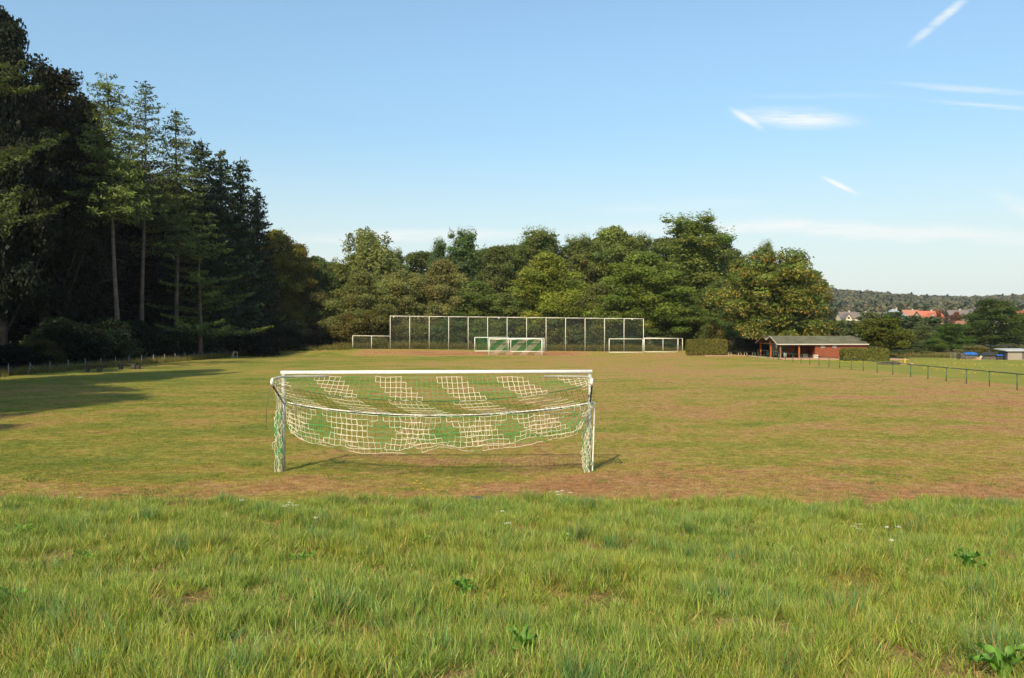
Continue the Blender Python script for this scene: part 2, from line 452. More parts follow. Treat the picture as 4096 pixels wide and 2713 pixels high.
def grid(name, xs, ys, mat, holes=(), kind='structure'):
    X, Y = np.meshgrid(xs, ys)
    Z = h(X, Y)
    v = np.stack([X, Y, Z], -1).reshape(-1, 3)
    nx, ny = len(xs), len(ys)
    i, j = np.meshgrid(np.arange(nx - 1), np.arange(ny - 1))
    i, j = i.ravel(), j.ravel()
    keep = np.ones(len(i), bool)
    cx, cy = (xs[i] + xs[i + 1]) / 2, (ys[j] + ys[j + 1]) / 2
    for (x0, x1, y0, y1) in holes:
        keep &= ~((cx > x0) & (cx < x1) & (cy > y0) & (cy < y1))
    i, j = i[keep], j[keep]
    f = np.stack([j * nx + i, j * nx + i + 1, (j + 1) * nx + i + 1, (j + 1) * nx + i], 1)
    o = link(name, np_mesh(name, v, f, mat, smooth_=True))
    if kind: o['kind'] = kind
    return o

PX0, PX1, PY0, PY1 = -38.5, 31.8, 16.2, 130.0
BX, BY0 = 60.0, -16.0
xs_mid = np.unique(np.round(np.concatenate([np.arange(-60, 60.1, 2.0), [PX0, PX1]]), 3))
ys_mid = np.unique(np.round(np.concatenate([np.arange(17, 130.1, 1.0), [PY0, PY1, 112.0, 40.0]]), 3))
xs_all = np.unique(np.concatenate([[-1600, -1200, -800, -500, -300, -200, -140, -100, -80], xs_mid, [70, 80, 100, 120, 140, 160, 200, 250], np.arange(300, 1300, 50), [1500, 2000]]))
ys_all = np.unique(np.concatenate([[-400, -200, -80, -40, BY0, -8, 0, 8], ys_mid, [135, 140, 150, 170, 200], np.arange(230, 620, 30), np.arange(650, 1500, 50), [1500, 1600, 1800, 2200, 2600]]))
grid('ground', xs_all, ys_all, M['ground'], holes=[(-BX, BX, BY0, PY0), (PX0, PX1, PY0, PY1), (PX1, 140, 40, 112)])
grid('pitch', xs_all[(xs_all >= PX0) & (xs_all <= PX1)], ys_all[(ys_all >= PY0) & (ys_all <= PY1)], M['turf'])
grid('meadow', xs_all[(xs_all >= PX1) & (xs_all <= 140)], ys_all[(ys_all >= 40) & (ys_all <= 112)], M['meadow'])
grid('embankment', np.round(np.arange(-60, 60.01, 0.5), 3), np.unique(np.round(np.concatenate([np.arange(BY0, PY0, 0.25), [PY0]]), 3)), M['bank'])

# ------------------------------------------------------------------ scatter by geometry nodes
def proto_collection(name, meshes):
    col = bpy.data.collections.new(name)
    for i, me in enumerate(meshes):
        o = bpy.data.objects.new(f'{name}_{i:02d}', me); col.objects.link(o)
    return col

def scatter(name, pts, rots, scls, idx, col, label, cat):
    me = bpy.data.meshes.new(name)
    n = len(pts)
    me.vertices.add(n); me.vertices.foreach_set('co', np.asarray(pts, np.float32).ravel())
    a = me.attributes.new('rot', 'FLOAT_VECTOR', 'POINT'); a.data.foreach_set('vector', np.asarray(rots, np.float32).ravel())
    a = me.attributes.new('scl', 'FLOAT_VECTOR', 'POINT'); a.data.foreach_set('vector', np.asarray(scls, np.float32).ravel())
    a = me.attributes.new('idx', 'INT', 'POINT'); a.data.foreach_set('value', np.asarray(idx, np.int32))
    o = link(name, me)
    g = bpy.data.node_groups.new(name, 'GeometryNodeTree')
    g.interface.new_socket('Geometry', in_out='INPUT', socket_type='NodeSocketGeometry')
    g.interface.new_socket('Geometry', in_out='OUTPUT', socket_type='NodeSocketGeometry')
    gi = g.nodes.new('NodeGroupInput'); go = g.nodes.new('NodeGroupOutput')
    ci = g.nodes.new('GeometryNodeCollectionInfo')
    ci.inputs['Collection'].default_value = col
    ci.inputs['Separate Children'].default_value = True
    ci.inputs['Reset Children'].default_value = True
    ip = g.nodes.new('GeometryNodeInstanceOnPoints')
    ip.inputs['Pick Instance'].default_value = True
    def attr(nm, ty):
        n_ = g.nodes.new('GeometryNodeInputNamedAttribute'); n_.data_type = ty; n_.inputs[0].default_value = nm
        return [s for s in n_.outputs if s.enabled][0]
    g.links.new(gi.outputs[0], ip.inputs['Points'])
    g.links.new(ci.outputs[0], ip.inputs['Instance'])
    g.links.new(attr('idx', 'INT'), ip.inputs['Instance Index'])
    g.links.new(attr('rot', 'FLOAT_VECTOR'), ip.inputs['Rotation'])
    g.links.new(attr('scl', 'FLOAT_VECTOR'), ip.inputs['Scale'])
    g.links.new(ip.outputs[0], go.inputs[0])
    md = o.modifiers.new('scatter', 'NODES'); md.node_group = g
    stuff(o, label, cat)
    return o

def tuft(seed, n, hgt, spread, width, lean, cols, segs=4, curl=0.5, flop=0.0):
    """one clump of n curved tapering blades"""
    rg = np.random.default_rng(seed)
    a = rg.uniform(0, 2 * np.pi, n); rad = spread * np.sqrt(rg.random(n))
    bx, by = rad * np.cos(a), rad * np.sin(a)
    H = hgt * rg.uniform(0.45, 1.0, n)
    da = a + rg.normal(0, 0.9, n)
    tilt = np.abs(rg.normal(lean, lean * 0.6, n)) + flop * rg.random(n)
    w = width * rg.uniform(0.5, 1.15, n) * np.where(rg.random(n) < 0.14, 1.7, 1.0)
    side = rg.uniform(0, 2 * np.pi, n)
    t = np.linspace(0, 1, segs + 1)
    bend = rg.uniform(0.2, 1.0, n) * curl
    V_, F_, T_ = [], [], []
    ang = tilt[:, None] + bend[:, None] * t[None, :] * 1.6
    ds = H[:, None] / segs
    hx = np.concatenate([np.zeros((n, 1)), np.cumsum(np.sin(ang[:, :-1]) * ds, 1)], 1)
    hz2 = np.concatenate([np.zeros((n, 1)), np.cumsum(np.cos(ang[:, :-1]) * ds, 1)], 1)
    x = bx[:, None] + hx * np.cos(da)[:, None]; y = by[:, None] + hx * np.sin(da)[:, None]; z = hz2 - 0.01
    ww = (w[:, None] * np.array([0.8, 1.0, 0.85, 0.5, 0.06][:segs + 1] if segs == 4 else np.linspace(1, 0.08, segs + 1))[None, :]) / 2
    sx, sy = np.cos(side)[:, None], np.sin(side)[:, None]
    Lp = np.stack([x - sx * ww, y - sy * ww, z], -1); Rp = np.stack([x + sx * ww, y + sy * ww, z], -1)
    V_ = np.stack([Lp, Rp], 2).reshape(-1, 3)
    per = (segs + 1) * 2
    base = (np.arange(n) * per)[:, None]
    F_ = np.concatenate([base + np.array([[2 * k, 2 * k + 1, 2 * k + 3, 2 * k + 2]]) for k in range(segs)], 0)
    pick = rg.choice(len(cols), n, p=[c[1] for c in cols])
    cc = np.array([c[0] for c in cols])[pick] * rg.uniform(0.45, 1.5, (n, 1))
    vt = np.repeat(cc, per, 0)
    tt = np.tile(np.repeat(t, 2), n)[:, None]
    vt = vt * (1 - 0.0 * tt) + np.array([[0.05, 0.03, 0.0]]) * tt ** 3  # highlight on the blade tips painted into their tone
    return V_, F_, vt

def tuft_mesh(name, mat, *a, **k):
    v, f, t = tuft(*a, **k)
    return np_mesh(name, v, f, mat, t, tone_domain='POINT')

G1, G2, G3 = (0.215, 0.330, 0.056), (0.150, 0.265, 0.054), (0.295, 0.370, 0.074)
BL = (0.100, 0.235, 0.095); ST = (0.42, 0.31, 0.13); BR = (0.26, 0.15, 0.07)
grass_protos = []
rgm = random.Random(5)
for i in range(6):
    grass_protos.append(tuft_mesh('green_tuft', M['grass'], 10 + i, 38, 0.29, 0.07, 0.0068, 0.20, [(G1, .40), (G2, .22), (G3, .28), (ST, .10)]))
for i in range(4):
    grass_protos.append(tuft_mesh('blue_tuft', M['grass'], 30 + i, 46, 0.33, 0.08, 0.0062, 0.20, [(BL, .6), (G2, .3), (ST, .1)]))
for i in range(3):
    grass_protos.append(tuft_mesh('dry_tuft', M['grass'], 50 + i, 34, 0.17, 0.11, 0.0062, 0.85, [(ST, .42), (BR, .28), (G1, .3)], flop=0.6))
for i in range(3):
    grass_protos.append(tuft_mesh('short_tuft', M['grass'], 70 + i, 40, 0.13, 0.10, 0.0065, 0.55, [(G1, .4), (G3, .3), (ST, .2), (BR, .1)], flop=0.4))
gcol = proto_collection('bank_tufts', grass_protos)

rng = np.random.default_rng(3)
def clumpy(x, y, s, ph):
    return (np.sin(x * s + ph) * np.cos(y * s * 1.3 - ph * 2) + np.sin((x + y) * s * 0.7 + ph * 3) * 0.7 + np.sin((x * 1.7 - y) * s * 0.9 + ph * 5) * 0.5) / 2.2
def bank_points(n):
    y = rng.uniform(2.2, 17.3, n); x = rng.uniform(-13.5, 13.5, n)
    k = np.abs(x) < 0.64 * y + 1.2
    return x[k], y[k]
x, y = bank_points(66000)
edge = 16.45 + 0.25 * np.sin(x * 0.5 + 1) + 0.2 * np.sin(x * 1.7) + np.abs(rng.normal(0, 0.34, len(x))) - 0.15
k = (y < edge); x, y = x[k], y[k]
keepv = clumpy(x, y, 2.7, 1.3) + rng.normal(0, 0.45, len(x))
tall = 0.7 * clumpy(x, y, 2.6, 0.4) + 0.8 * clumpy(x, y, 5.9, 2.1)
bare = clumpy(x, y, 2.1, 4.2) + 0.5 * clumpy(x, y, 5.3, 0.7)
k = ~((bare > 0.55) & (rng.random(len(x)) < 0.75)); x, y, tall, bare = x[k], y[k], tall[k], bare[k]
n = len(x)
u = rng.random(n)
idx = np.where(tall + rng.normal(0, 0.3, n) > 0.95, rng.integers(6, 10, n), np.where(u < 0.60, rng.integers(0, 6, n), np.where(u < 0.80, rng.integers(13, 16, n), rng.integers(10, 13, n))))
idx = np.where((bare > 0.30) & (rng.random(n) < 0.70), rng.integers(10, 16, n), idx)
s = rng.uniform(0.65, 1.2, n) * (0.82 + 0.42 * np.clip(tall, -0.8, 1.3)) * np.where(y > 14.8, 0.85, 1.0)
rot = np.stack([rng.normal(-0.10, 0.13, n), rng.normal(0.10, 0.13, n), rng.uniform(0, 6.28, n)], 1)
sx_ = rng.uniform(0.85, 1.15, n)
scatter('tall_grass', np.stack([x, y, h(x, y)], 1), rot, np.stack([sx_, sx_, s], 1), idx, gcol, 'long uncut green grass with straw blades on the embankment in the foreground', 'grass')

# short mown grass of the pitch
W = (1.0, 1.0, 1.0)
sp_ = []
for i in range(4):
    sp_.append(tuft_mesh('mown_tuft', M['turf_blade'], 90 + i, 30, 0.055, 0.09, 0.007, 0.5, [(W, .3), ((0.62, 0.95, 0.62), .35), ((1.4, 1.3, 1.3), .35)], segs=2, flop=0.5))
for i in range(3):
    sp_.append(tuft_mesh('weed_tuft', M['grass'], 95 + i, 34, 0.065, 0.12, 0.012, 0.6, [((0.10, 0.17, 0.03), .6), ((0.16, 0.21, 0.04), .4)], segs=2, flop=0.6))
scol = proto_collection('mown_tufts', sp_)
xs_, ys_ = [], []
for y0, y1, dens in ((15.9, 22, 130), (22, 30, 65), (30, 42, 30), (42, 62, 9)):
    w = 0.62 * y1 + 1.5
    m_ = int((y1 - y0) * 2 * w * dens)
    xx = rng.uniform(-w, w, m_); yy_ = rng.uniform(y0, y1, m_)
    xs_.append(xx); ys_.append(yy_)
x = np.concatenate(xs_); y = np.concatenate(ys_)
k = (np.abs(x) < 0.63 * y + 1) & (x > PX0 + 0.3) & (x < PX1 - 0.2)
d = clumpy(x, y, 1.9, 2.2) + 0.6 * clumpy(x, y, 4.6, 3.0) + rng.normal(0, 0.3, len(x))
k &= d > -0.45
x, y, d = x[k], y[k], d[k]; n = len(x)
weedy = clumpy(x, y, 0.9, 5.2) + 0.8 * clumpy(x, y, 3.3, 1.0)
idx = np.where((weedy > 0.35) & (rng.random(n) < 0.14 + 0.25 * (weedy > 0.9) + 0.12 * (y < 22)), rng.integers(4, 7, n), rng.integers(0, 4, n))
rot = np.stack([rng.normal(0, 0.1, n), rng.normal(0, 0.1, n), rng.uniform(0, 6.28, n)], 1)
s = rng.uniform(0.6, 1.3, n); big_ = np.where(y > 42, 1.9, np.where(y > 30, 1.4, 1.0))
scatter('mown_grass', np.stack([x, y, h(x, y)], 1), rot, np.stack([s * big_, s * big_, s * rng.uniform(0.6, 1.1, n)], 1), idx, scol, 'short mown grass of the football pitch, patchy green and dry', 'grass')
print('grass points', n)

# ------------------------------------------------------------------ leaves and crowns
def leaf_quads(P, N, size, rg, asp=0.6):
    """one rhombus per point facing N"""
    n = len(P)
    N = N / np.maximum(np.linalg.norm(N, axis=1, keepdims=True), 1e-6)
    r = rg.normal(0, 1, (n, 3)); a = np.cross(N, r); a /= np.maximum(np.linalg.norm(a, axis=1, keepdims=True), 1e-6)
    b = np.cross(N, a)
    s = (size * rg.uniform(0.6, 1.3, n))[:, None]
    fold = N * s * rg.uniform(-0.25, 0.25, (n, 1))
    V_ = np.stack([P - a * s, P - b * s * asp + fold, P + a * s, P + b * s * asp + fold], 1).reshape(-1, 3)
    F_ = np.arange(n * 4).reshape(n, 4)
    return V_, F_

def clump_leaves(cs, rs, total, size, rg, flat=0.72, up=0.45, jitter=0.6, var=0.17, warm=0.10, shell=0.40):
    cs = np.asarray(cs); rs = np.asarray(rs); w = rs ** 2; w = w / w.sum()
    ci = rg.choice(len(cs), total, p=w)
    d = rg.normal(0, 1, (total, 3)); d[:, 2] += 0.35; d /= np.linalg.norm(d, axis=1, keepdims=True)
    lump = 1 + 0.25 * np.sin(d[:, 0] * 5 + ci) * np.cos(d[:, 1] * 4 + ci * 2.1) + 0.15 * np.sin(d[:, 2] * 9 + ci)
    rr = rs[ci] * (shell + (1.12 - shell) * rg.random(total) ** 0.8) * lump
    P = cs[ci] + d * rr[:, None] * np.array([[1, 1, flat]])
    N = d * 0.7 + rg.normal(0, jitter, (total, 3)); N[:, 2] += up
    tone = np.clip(rg.normal(1, var, len(cs)), 0.5, 1.6)[ci][:, None] * rg.uniform(0.75, 1.25, (total, 1)) * np.ones((1, 3))
    wm = rg.normal(0, warm, len(cs))[ci] + rg.normal(0, warm * 0.6, total)
    tone[:, 0] *= 1 + wm; tone[:, 2] *= 1 - wm * 0.6
    V_, F_ = leaf_quads(P, N, np.full(total, size), rg)
    return V_, F_, tone

def limb_mesh(name, h_, trunk_r, tops, mat, lean=(0, 0), rg=None, hb=0.25, top=0.9, n=8):
    mb = MB()
    k = 8; pts = []
    for i in range(k + 1):
        t = i / k
        pts.append((lean[0] * t + 0.12 * math.sin(t * 5 + h_), lean[1] * t + 0.1 * math.sin(t * 4 + 1), -0.4 + t * (h_ * top + 0.4)))
    mb.tube(pts, trunk_r * 1.15, n, trunk_r * 0.18)
    mb.tube([(0, 0, -0.4), (0, 0, 0.15), (0, 0, 0.7)], trunk_r * 1.7, n, trunk_r * 1.05, caps=False)
    for c in tops:
        t0 = max(hb, min(top * 0.9, (c[2] / h_) - 0.22 * (1 + 0.5 * rg.random())))
        i = t0 / top * k; a = pts[int(i)]; b = pts[min(k, int(i) + 1)]; f = i - int(i)
        s = Vector([a[q] + (b[q] - a[q]) * f for q in range(3)]); e = Vector(c)
        m_ = s.lerp(e, 0.5) + Vector((0, 0, -0.06 * (e - s).length + 0.2))
        r_ = trunk_r * 0.42 * (1 - 0.6 * t0)
        mb.tube([s, m_, e], r_, 5, r_ * 0.25, caps=False)
    return mb.mesh(name, mat, True)

def broad(seed, H, Rr, hb, ncl, nleaf, size, prof='round', mat='leaf', bark='bark', clr=0.26, core=0.16, trunk=0.3, var=0.22, warm=0.10, flat=0.72, spiky=0.0, lobes=3):
    """broadleaf crown of leaf clumps round limbs; returns (crown mesh, trunk mesh)"""
    rg = np.random.default_rng(seed)
    cs, rs = [], []
    ph = rg.uniform(0, 6.28, 4)
    def R_(t, a):
        if prof == 'round': p = math.sin(math.pi * min(1, 0.12 + 0.88 * t) ** 0.85) ** 0.55
        elif prof == 'tall': p = (math.sin(math.pi * (0.10 + 0.86 * t)) ** 0.6) * (1 - 0.25 * t)
        elif prof == 'dome': p = math.sqrt(max(0, 1 - t ** 2.2))
        elif prof == 'bush': p = math.sqrt(max(0, 1 - t ** 2)) * 0.92 + 0.05
        else: p = 1.0
        lob = 1 + 0.16 * math.sin(lobes * a + ph[0] + t * 2) + 0.10 * math.sin((lobes + 3) * a + ph[1] - 3 * t) + 0.08 * math.sin(7 * t + ph[2])
        return Rr * p * lob
    for i in range(ncl):
        t = rg.random() ** 0.85
        a = i * 2.39996 + rg.normal(0, 0.25)
        fr = 0.42 + 0.50 * rg.random() ** 0.6
        if i % 6 == 0: fr *= 0.5
        r_ = R_(t, a) * fr
        rc = Rr * clr * rg.uniform(0.65, 1.25) * (1 - 0.25 * t)
        z = hb + (H - hb) * (0.06 + 0.86 * t) - rc * 0.3 * t
        cs.append((r_ * math.cos(a), r_ * math.sin(a), z)); rs.append(rc)
    for i in range(int(8 * spiky)):
        a = rg.uniform(0, 6.28); r_ = Rr * 0.55 * rg.random()
        rc = Rr * clr * 0.5
        cs.append((r_ * math.cos(a), r_ * math.sin(a), H * rg.uniform(0.86, 0.97) - rc)); rs.append(rc)
    cs = np.array(cs); rs = np.array(rs)
    V1, F1, T1 = clump_leaves(cs, rs, nleaf, size, rg, flat=flat, var=var, warm=warm)
    # loose sprays that break the outline
    m_ = int(nleaf * 0.22)
    ci = rg.integers(0, len(cs), m_); d = rg.normal(0, 1, (m_, 3)); d /= np.linalg.norm(d, axis=1, keepdims=True); d[:, 2] = np.abs(d[:, 2]) * (0.6 + spiky)
    P = cs[ci] + d * (rs[ci] * rg.uniform(0.85, 1.5, m_))[:, None]
    V2, F2 = leaf_quads(P, d + rg.normal(0, 0.8, (m_, 3)), np.full(m_, size * 0.9), rg)
    T2 = rg.uniform(0.7, 1.3, (m_, 1)) * np.ones((1, 3))
    # inner leaves
    m3 = int(nleaf * core * 1.5)
    a = rg.uniform(0, 6.28, m3); t = rg.uniform(0.03, 0.9, m3); r_ = np.array([R_(tt, aa) for tt, aa in zip(t, a)]) * 0.6 * np.sqrt(rg.random(m3))
    P = np.stack([r_ * np.cos(a), r_ * np.sin(a), hb + (H - hb) * t], 1)
    V3, F3 = leaf_quads(P, rg.normal(0, 1, (m3, 3)), np.full(m3, size * 1.5), rg)
    T3 = rg.uniform(0.6, 1.0, (m3, 1)) * np.ones((1, 3))
    o1, o2 = len(V1), len(V1) + len(V2)
    crown = np_mesh('crown', np.concatenate([V1, V2, V3]), np.concatenate([F1, F2 + o1, F3 + o2]), M[mat], np.concatenate([T1, T2, T3]))
    order = rg.permutation(len(cs))[:12]
    import types
    rr = random.Random(seed)
    tr = limb_mesh('trunk', H, trunk, [tuple(cs[i]) for i in order], M[bark], rg=rr, hb=max(0.06, hb / H * 0.8), top=0.86)
    return crown, tr, cs, rs

def conifer(seed, H, Rr, hb, whorls, per, size, droop=0.35, hang=0.5, bark='bark', trunk=0.22, lean=(0, 0), dens=20, prof=0.75, low=None, sparse=0.0, stubs=0, tw=0.32):
    """spruce or larch: whorls of drooping branches with needle sprays"""
    rg = np.random.default_rng(seed)
    P, N, S, T, br = [], [], [], [], []
    for w in range(whorls):
        t = (w + rg.uniform(-0.3, 0.3)) / whorls
        z0 = hb + (H - hb) * max(0, t) * 0.985
        tz = z0 / H
        ax, ay = lean[0] * tz, lean[1] * tz
        for b_ in range(per):
            if rg.random() < sparse: continue
            a = b_ * 2 * math.pi / per + w * 1.1 + rg.normal(0, 0.3)
            z0 = min(H * 0.995, hb + (H - hb) * max(0, t) * 0.985 + rg.normal(0, 0.45) * (H - hb) / whorls)
            L = Rr * ((1 - max(0, t)) ** prof) * rg.uniform(0.55, 1.15) + 0.25
            tone = rg.normal(1, 0.2)
            m_ = max(4, int(dens * L / Rr * 2))
            s = rg.random(m_) ** 0.75
            dz = (0.25 * s - droop * s ** 1.6 * 1.3 + 0.16 * s ** 4) * L
            wid = tw * L * np.sin(np.pi * np.clip(s, 0.05, 0.97)) ** 0.6 * (1 - 0.5 * s) + 0.12
            off = rg.uniform(-1, 1, m_) * wid
            hg = -rg.random(m_) * hang * (0.25 + 0.75 * (1 - s)) * min(1.0, 0.3 + L * 0.3)
            px = ax + math.cos(a) * L * s - math.sin(a) * off
            py = ay + math.sin(a) * L * s + math.cos(a) * off
            P.append(np.stack([px, py, z0 + dz + hg], 1))
            nn = np.stack([math.cos(a) * 0.5 + rg.normal(0, 0.55, m_), math.sin(a) * 0.5 + rg.normal(0, 0.55, m_), 0.55 + rg.normal(0, 0.4, m_)], 1)
            N.append(nn); S.append(np.full(m_, size) * rg.uniform(0.7, 1.3, m_))
            tt = np.clip(tone, 0.5, 1.6) * rg.uniform(0.75, 1.3, (m_, 1)) * np.ones((1, 3)); T.append(tt)
            if L > Rr * 0.35: br.append((Vector((ax, ay, z0)), Vector((ax + math.cos(a) * L * 0.5, ay + math.sin(a) * L * 0.5, z0 + (0.125 - droop * 0.43) * L)), Vector((ax + math.cos(a) * L * 0.92, ay + math.sin(a) * L * 0.92, z0 + (0.23 - droop * 1.14) * L))))
    P = np.concatenate(P); N = np.concatenate(N); S = np.concatenate(S); T = np.concatenate(T)
    V_, F_ = leaf_quads(P, N, S, rg, asp=0.30)
    crown = np_mesh('crown', V_, F_, M['needle'], T)
    mb = MB(); k = 8
    mb.tube([(lean[0] * i / k + 0.1 * math.sin(i * 0.9 + seed), lean[1] * i / k, -0.4 + (H + 0.2) * i / k) for i in range(k + 1)], trunk * 1.2, 8, 0.03)
    for (a, b, c) in br: mb.tube([a, b, c], 0.045, 3, 0.012, caps=False)
    for i in range(stubs):
        z = hb * rg.uniform(0.35, 1.0); a = rg.uniform(0, 6.28); L = rg.uniform(0.8, 2.6)
        p0 = Vector((lean[0] * z / H, lean[1] * z / H, z)); p1 = p0 + Vector((math.cos(a) * L, math.sin(a) * L, -L * 0.2))
        mb.tube([p0, p0.lerp(p1, 0.5) + Vector((0, 0, 0.08)), p1], 0.03, 3, 0.008, caps=False)
    return crown, mb.mesh('trunk', M[bark], True)

TREES = {}
def T(key, H, Rr, pair): TREES[key] = (H, Rr, pair[0], pair[1])
for i in range(4):
    T(f'oak{i}', 18, 5.6, broad(100 + i, 18, 5.6, 2.2, 64, 22000, 0.145, 'round', clr=0.24))
for i in range(2):
    T(f'poplar{i}', 20, 4.6, broad(120 + i, 20, 4.6, 3.0, 64, 20000, 0.135, 'tall', clr=0.22, spiky=1.3, var=0.18))
for i in range(2):
    T(f'willow{i}', 12, 5.0, broad(140 + i, 12, 5.0, 0.8, 56, 18000, 0.125, 'bush', clr=0.25, var=0.14, warm=0.07))
for i in range(2):
    T(f'beech{i}', 33, 7.5, broad(160 + i, 33, 7.5, 3.0, 70, 20000, 0.22, 'tall', clr=0.24, trunk=0.45, core=0.22))
for i in range(3):
    T(f'bush{i}', 4, 2.6, broad(180 + i, 4, 2.6, 0.0, 30, 6000, 0.095, 'bush', clr=0.30, trunk=0.08, core=0.2, warm=0.12))
for i in range(2):
    T(f'far{i}', 14, 5.2, broad(200 + i, 14, 5.2, 0.6, 26, 2600, 0.42, 'bush', clr=0.32, trunk=0.3, core=0.1))
T('fill', 24, 6.0, broad(230, 24, 6.0, 0.0, 60, 14000, 0.26, 'round', clr=0.28, core=0.5))
T('globe', 5.0, 3.2, broad(220, 5.0, 3.25, 1.25, 60, 9000, 0.13, 'dome', clr=0.20, flat=0.6, trunk=0.17, var=0.12, lobes=4))
T('spruce0', 26, 4.2, conifer(300, 26, 5.2, 1.5, 40, 9, 0.27, dens=30, hang=0.8, prof=0.6))
T('spruce1', 26, 4.2, conifer(301, 26, 5.0, 3.0, 38, 9, 0.27, dens=30, hang=0.7, droop=0.25, prof=0.6))
T('larch0', 32, 4.2, conifer(310, 32, 5.0, 16.5, 30, 7, 0.22, dens=38, hang=1.1, bark='bark_larch', lean=(-1.25, 0), prof=0.5, stubs=10, sparse=0.12, tw=0.26, trunk=0.24))
T('larch1', 33, 4.6, conifer(311, 33, 5.2, 16.0, 28, 7, 0.22, dens=28, hang=0.5, droop=0.15, bark='bark_larch', lean=(0.7, 0), prof=0.55, stubs=14, sparse=0.15, tw=0.28, trunk=0.29))
T('larch2', 31, 4.8, conifer(312, 31, 5.6, 13.0, 32, 7, 0.22, dens=38, hang=0.9, bark='bark_larch', prof=0.6, stubs=12, sparse=0.1, tw=0.28, trunk=0.27))
T('larch3', 30, 6.6, conifer(313, 30, 7.4, 13.0, 8, 5, 0.21, dens=150, hang=1.1, droop=0.10, bark='bark_larch', prof=0.35, sparse=0.1, tw=0.15))
T('larch4', 20, 7.0, conifer(314, 20, 7.5, 3.0, 9, 5, 0.21, dens=110, hang=1.0, droop=0.22, bark='bark_larch', prof=0.5, sparse=0.1, tw=0.16))
T('young_spruce', 10, 2.6, conifer(320, 10, 2.7, 0.4, 26, 9, 0.22, dens=12, hang=0.3, droop=0.2))

# birch with hanging strands
def birch():
    rg = np.random.default_rng(400)
    H, Rr = 19.0, 4.4
    P, N, T_ = [], [], []
    tops = []
    for i in range(170):
        t = rg.random() ** 0.7; a = rg.uniform(0, 6.28)
        rr = Rr * (math.sin(math.pi * (0.18 + 0.74 * t)) ** 0.7) * rg.uniform(0.3, 1.0) * (1 + 0.2 * math.sin(3 * a + t * 5))
        z = 5 + 14 * t * 0.98
        c = (rr * math.cos(a), rr * math.sin(a), z)
        if i < 14: tops.append(c)
        L = rg.uniform(1.2, 3.4); m_ = int(26 + 18 * L); s = rg.random(m_)
        tone = np.clip(rg.normal(1, 0.22), .5, 1.6)
        P.append(np.stack([c[0] + rg.normal(0, 0.30, m_) + 0.2 * math.cos(a) * s, c[1] + rg.normal(0, 0.30, m_), z - L * s + 0.5 * (1 - s)], 1))
        N.append(np.stack([math.cos(a) + rg.normal(0, .7, m_), math.sin(a) + rg.normal(0, .7, m_), rg.normal(0.2, .5, m_)], 1))
        T_.append(tone * rg.uniform(0.75, 1.25, (m_, 1)) * np.ones((1, 3)))
    P = np.concatenate(P); V_, F_ = leaf_quads(P, np.concatenate(N), np.full(len(P), 0.19), rg)
    return np_mesh('crown', V_, F_, M['leaf'], np.concatenate(T_)), limb_mesh('trunk', H, 0.28, tops, M['bark_pale'], rg=random.Random(4), hb=0.3)
T('birch', 19, 4.4, birch())

LAB = set()
def tree(key, px, D, top, wid, col, name, label, cat='tree', group=None, rot=None, parts=True, foot=None):
    """px, top and wid say how the tree reads in the photo at distance D: they give its place, height and width in metres"""
    H, Rr, crown, trunk = TREES[key]
    X = (px - 2048) / F * D
    g = hz_(X, D) if foot is None else foot
    zt = EYE + (HOR - top) * D / F
    sz = (zt - g) / H; sx = (wid * D / F) / (2 * Rr)
    sl = math.sqrt(sx)
    if rot is None: rot = (px * 0.37 + D) % 6.28
    o = thing(name, label, cat, (X, D, g), rot, group, (sx, sx, sz))
    c = link('crown', crown, o); c.color = (*col, 1)
    link('trunk', trunk, o)
    return o

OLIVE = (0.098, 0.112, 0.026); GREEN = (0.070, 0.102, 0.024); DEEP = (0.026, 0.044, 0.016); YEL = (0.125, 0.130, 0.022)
GREY = (0.092, 0.112, 0.042); DARK = (0.012, 0.017, 0.008); BROWN = (0.135, 0.100, 0.030); BLUEG = (0.060, 0.088, 0.040)  # DARK carries the wood's deep shade in the leaf colour itself
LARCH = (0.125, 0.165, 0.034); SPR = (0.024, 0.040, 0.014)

g_ = 'trees along the front of the dark wood on the left'  # shade of the wood is part of the darkest crown colours here
tree('larch0', 478, 94.5, 285, 330, LARCH, 'larch_tree', 'slender larch with long bare leaning trunk, leftmost of three tall larches', group=g_, rot=0)
tree('larch1', 566, 107, 318, 300, (0.070, 0.095, 0.028), 'larch_tree', 'tallest thin-topped larch, middle of the three tall larches', group=g_, rot=0)
tree('larch2', 708, 111, 428, 320, (0.092, 0.120, 0.026), 'larch_tree', 'larch with low yellow-green branches, rightmost of the three tall larches', group=g_, rot=0.4)
tree('larch3', -95, 70, 150, 680, (0.070, 0.092, 0.020), 'larch_tree', 'larch at the left picture edge with long drooping side branches', group=g_, rot=0.15)
tree('larch4', 800, 112, 900, 480, LARCH, 'larch_tree', 'low larch with drooping lit branches right of the rightmost tall larch', group=g_, rot=0.9)
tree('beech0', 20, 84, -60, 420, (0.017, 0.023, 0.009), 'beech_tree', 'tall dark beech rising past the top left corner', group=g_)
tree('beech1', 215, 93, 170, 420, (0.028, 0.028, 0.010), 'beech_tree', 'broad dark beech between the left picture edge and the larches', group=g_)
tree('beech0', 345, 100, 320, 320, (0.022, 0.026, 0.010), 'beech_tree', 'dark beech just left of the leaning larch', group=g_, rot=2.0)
tree('spruce0', 805, 119, 545, 330, SPR, 'spruce_tree', 'dark spruce just right of the rightmost tall larch', group=g_)
tree('spruce1', 885, 123, 590, 300, (0.048, 0.072, 0.024), 'spruce_tree', 'spruce with layered branches, second right of the tall larches', group=g_)
tree('spruce0', 965, 127, 622, 270, SPR, 'spruce_tree', 'spruce with pointed top stepping down, third right of the larches', group=g_, rot=1.0)
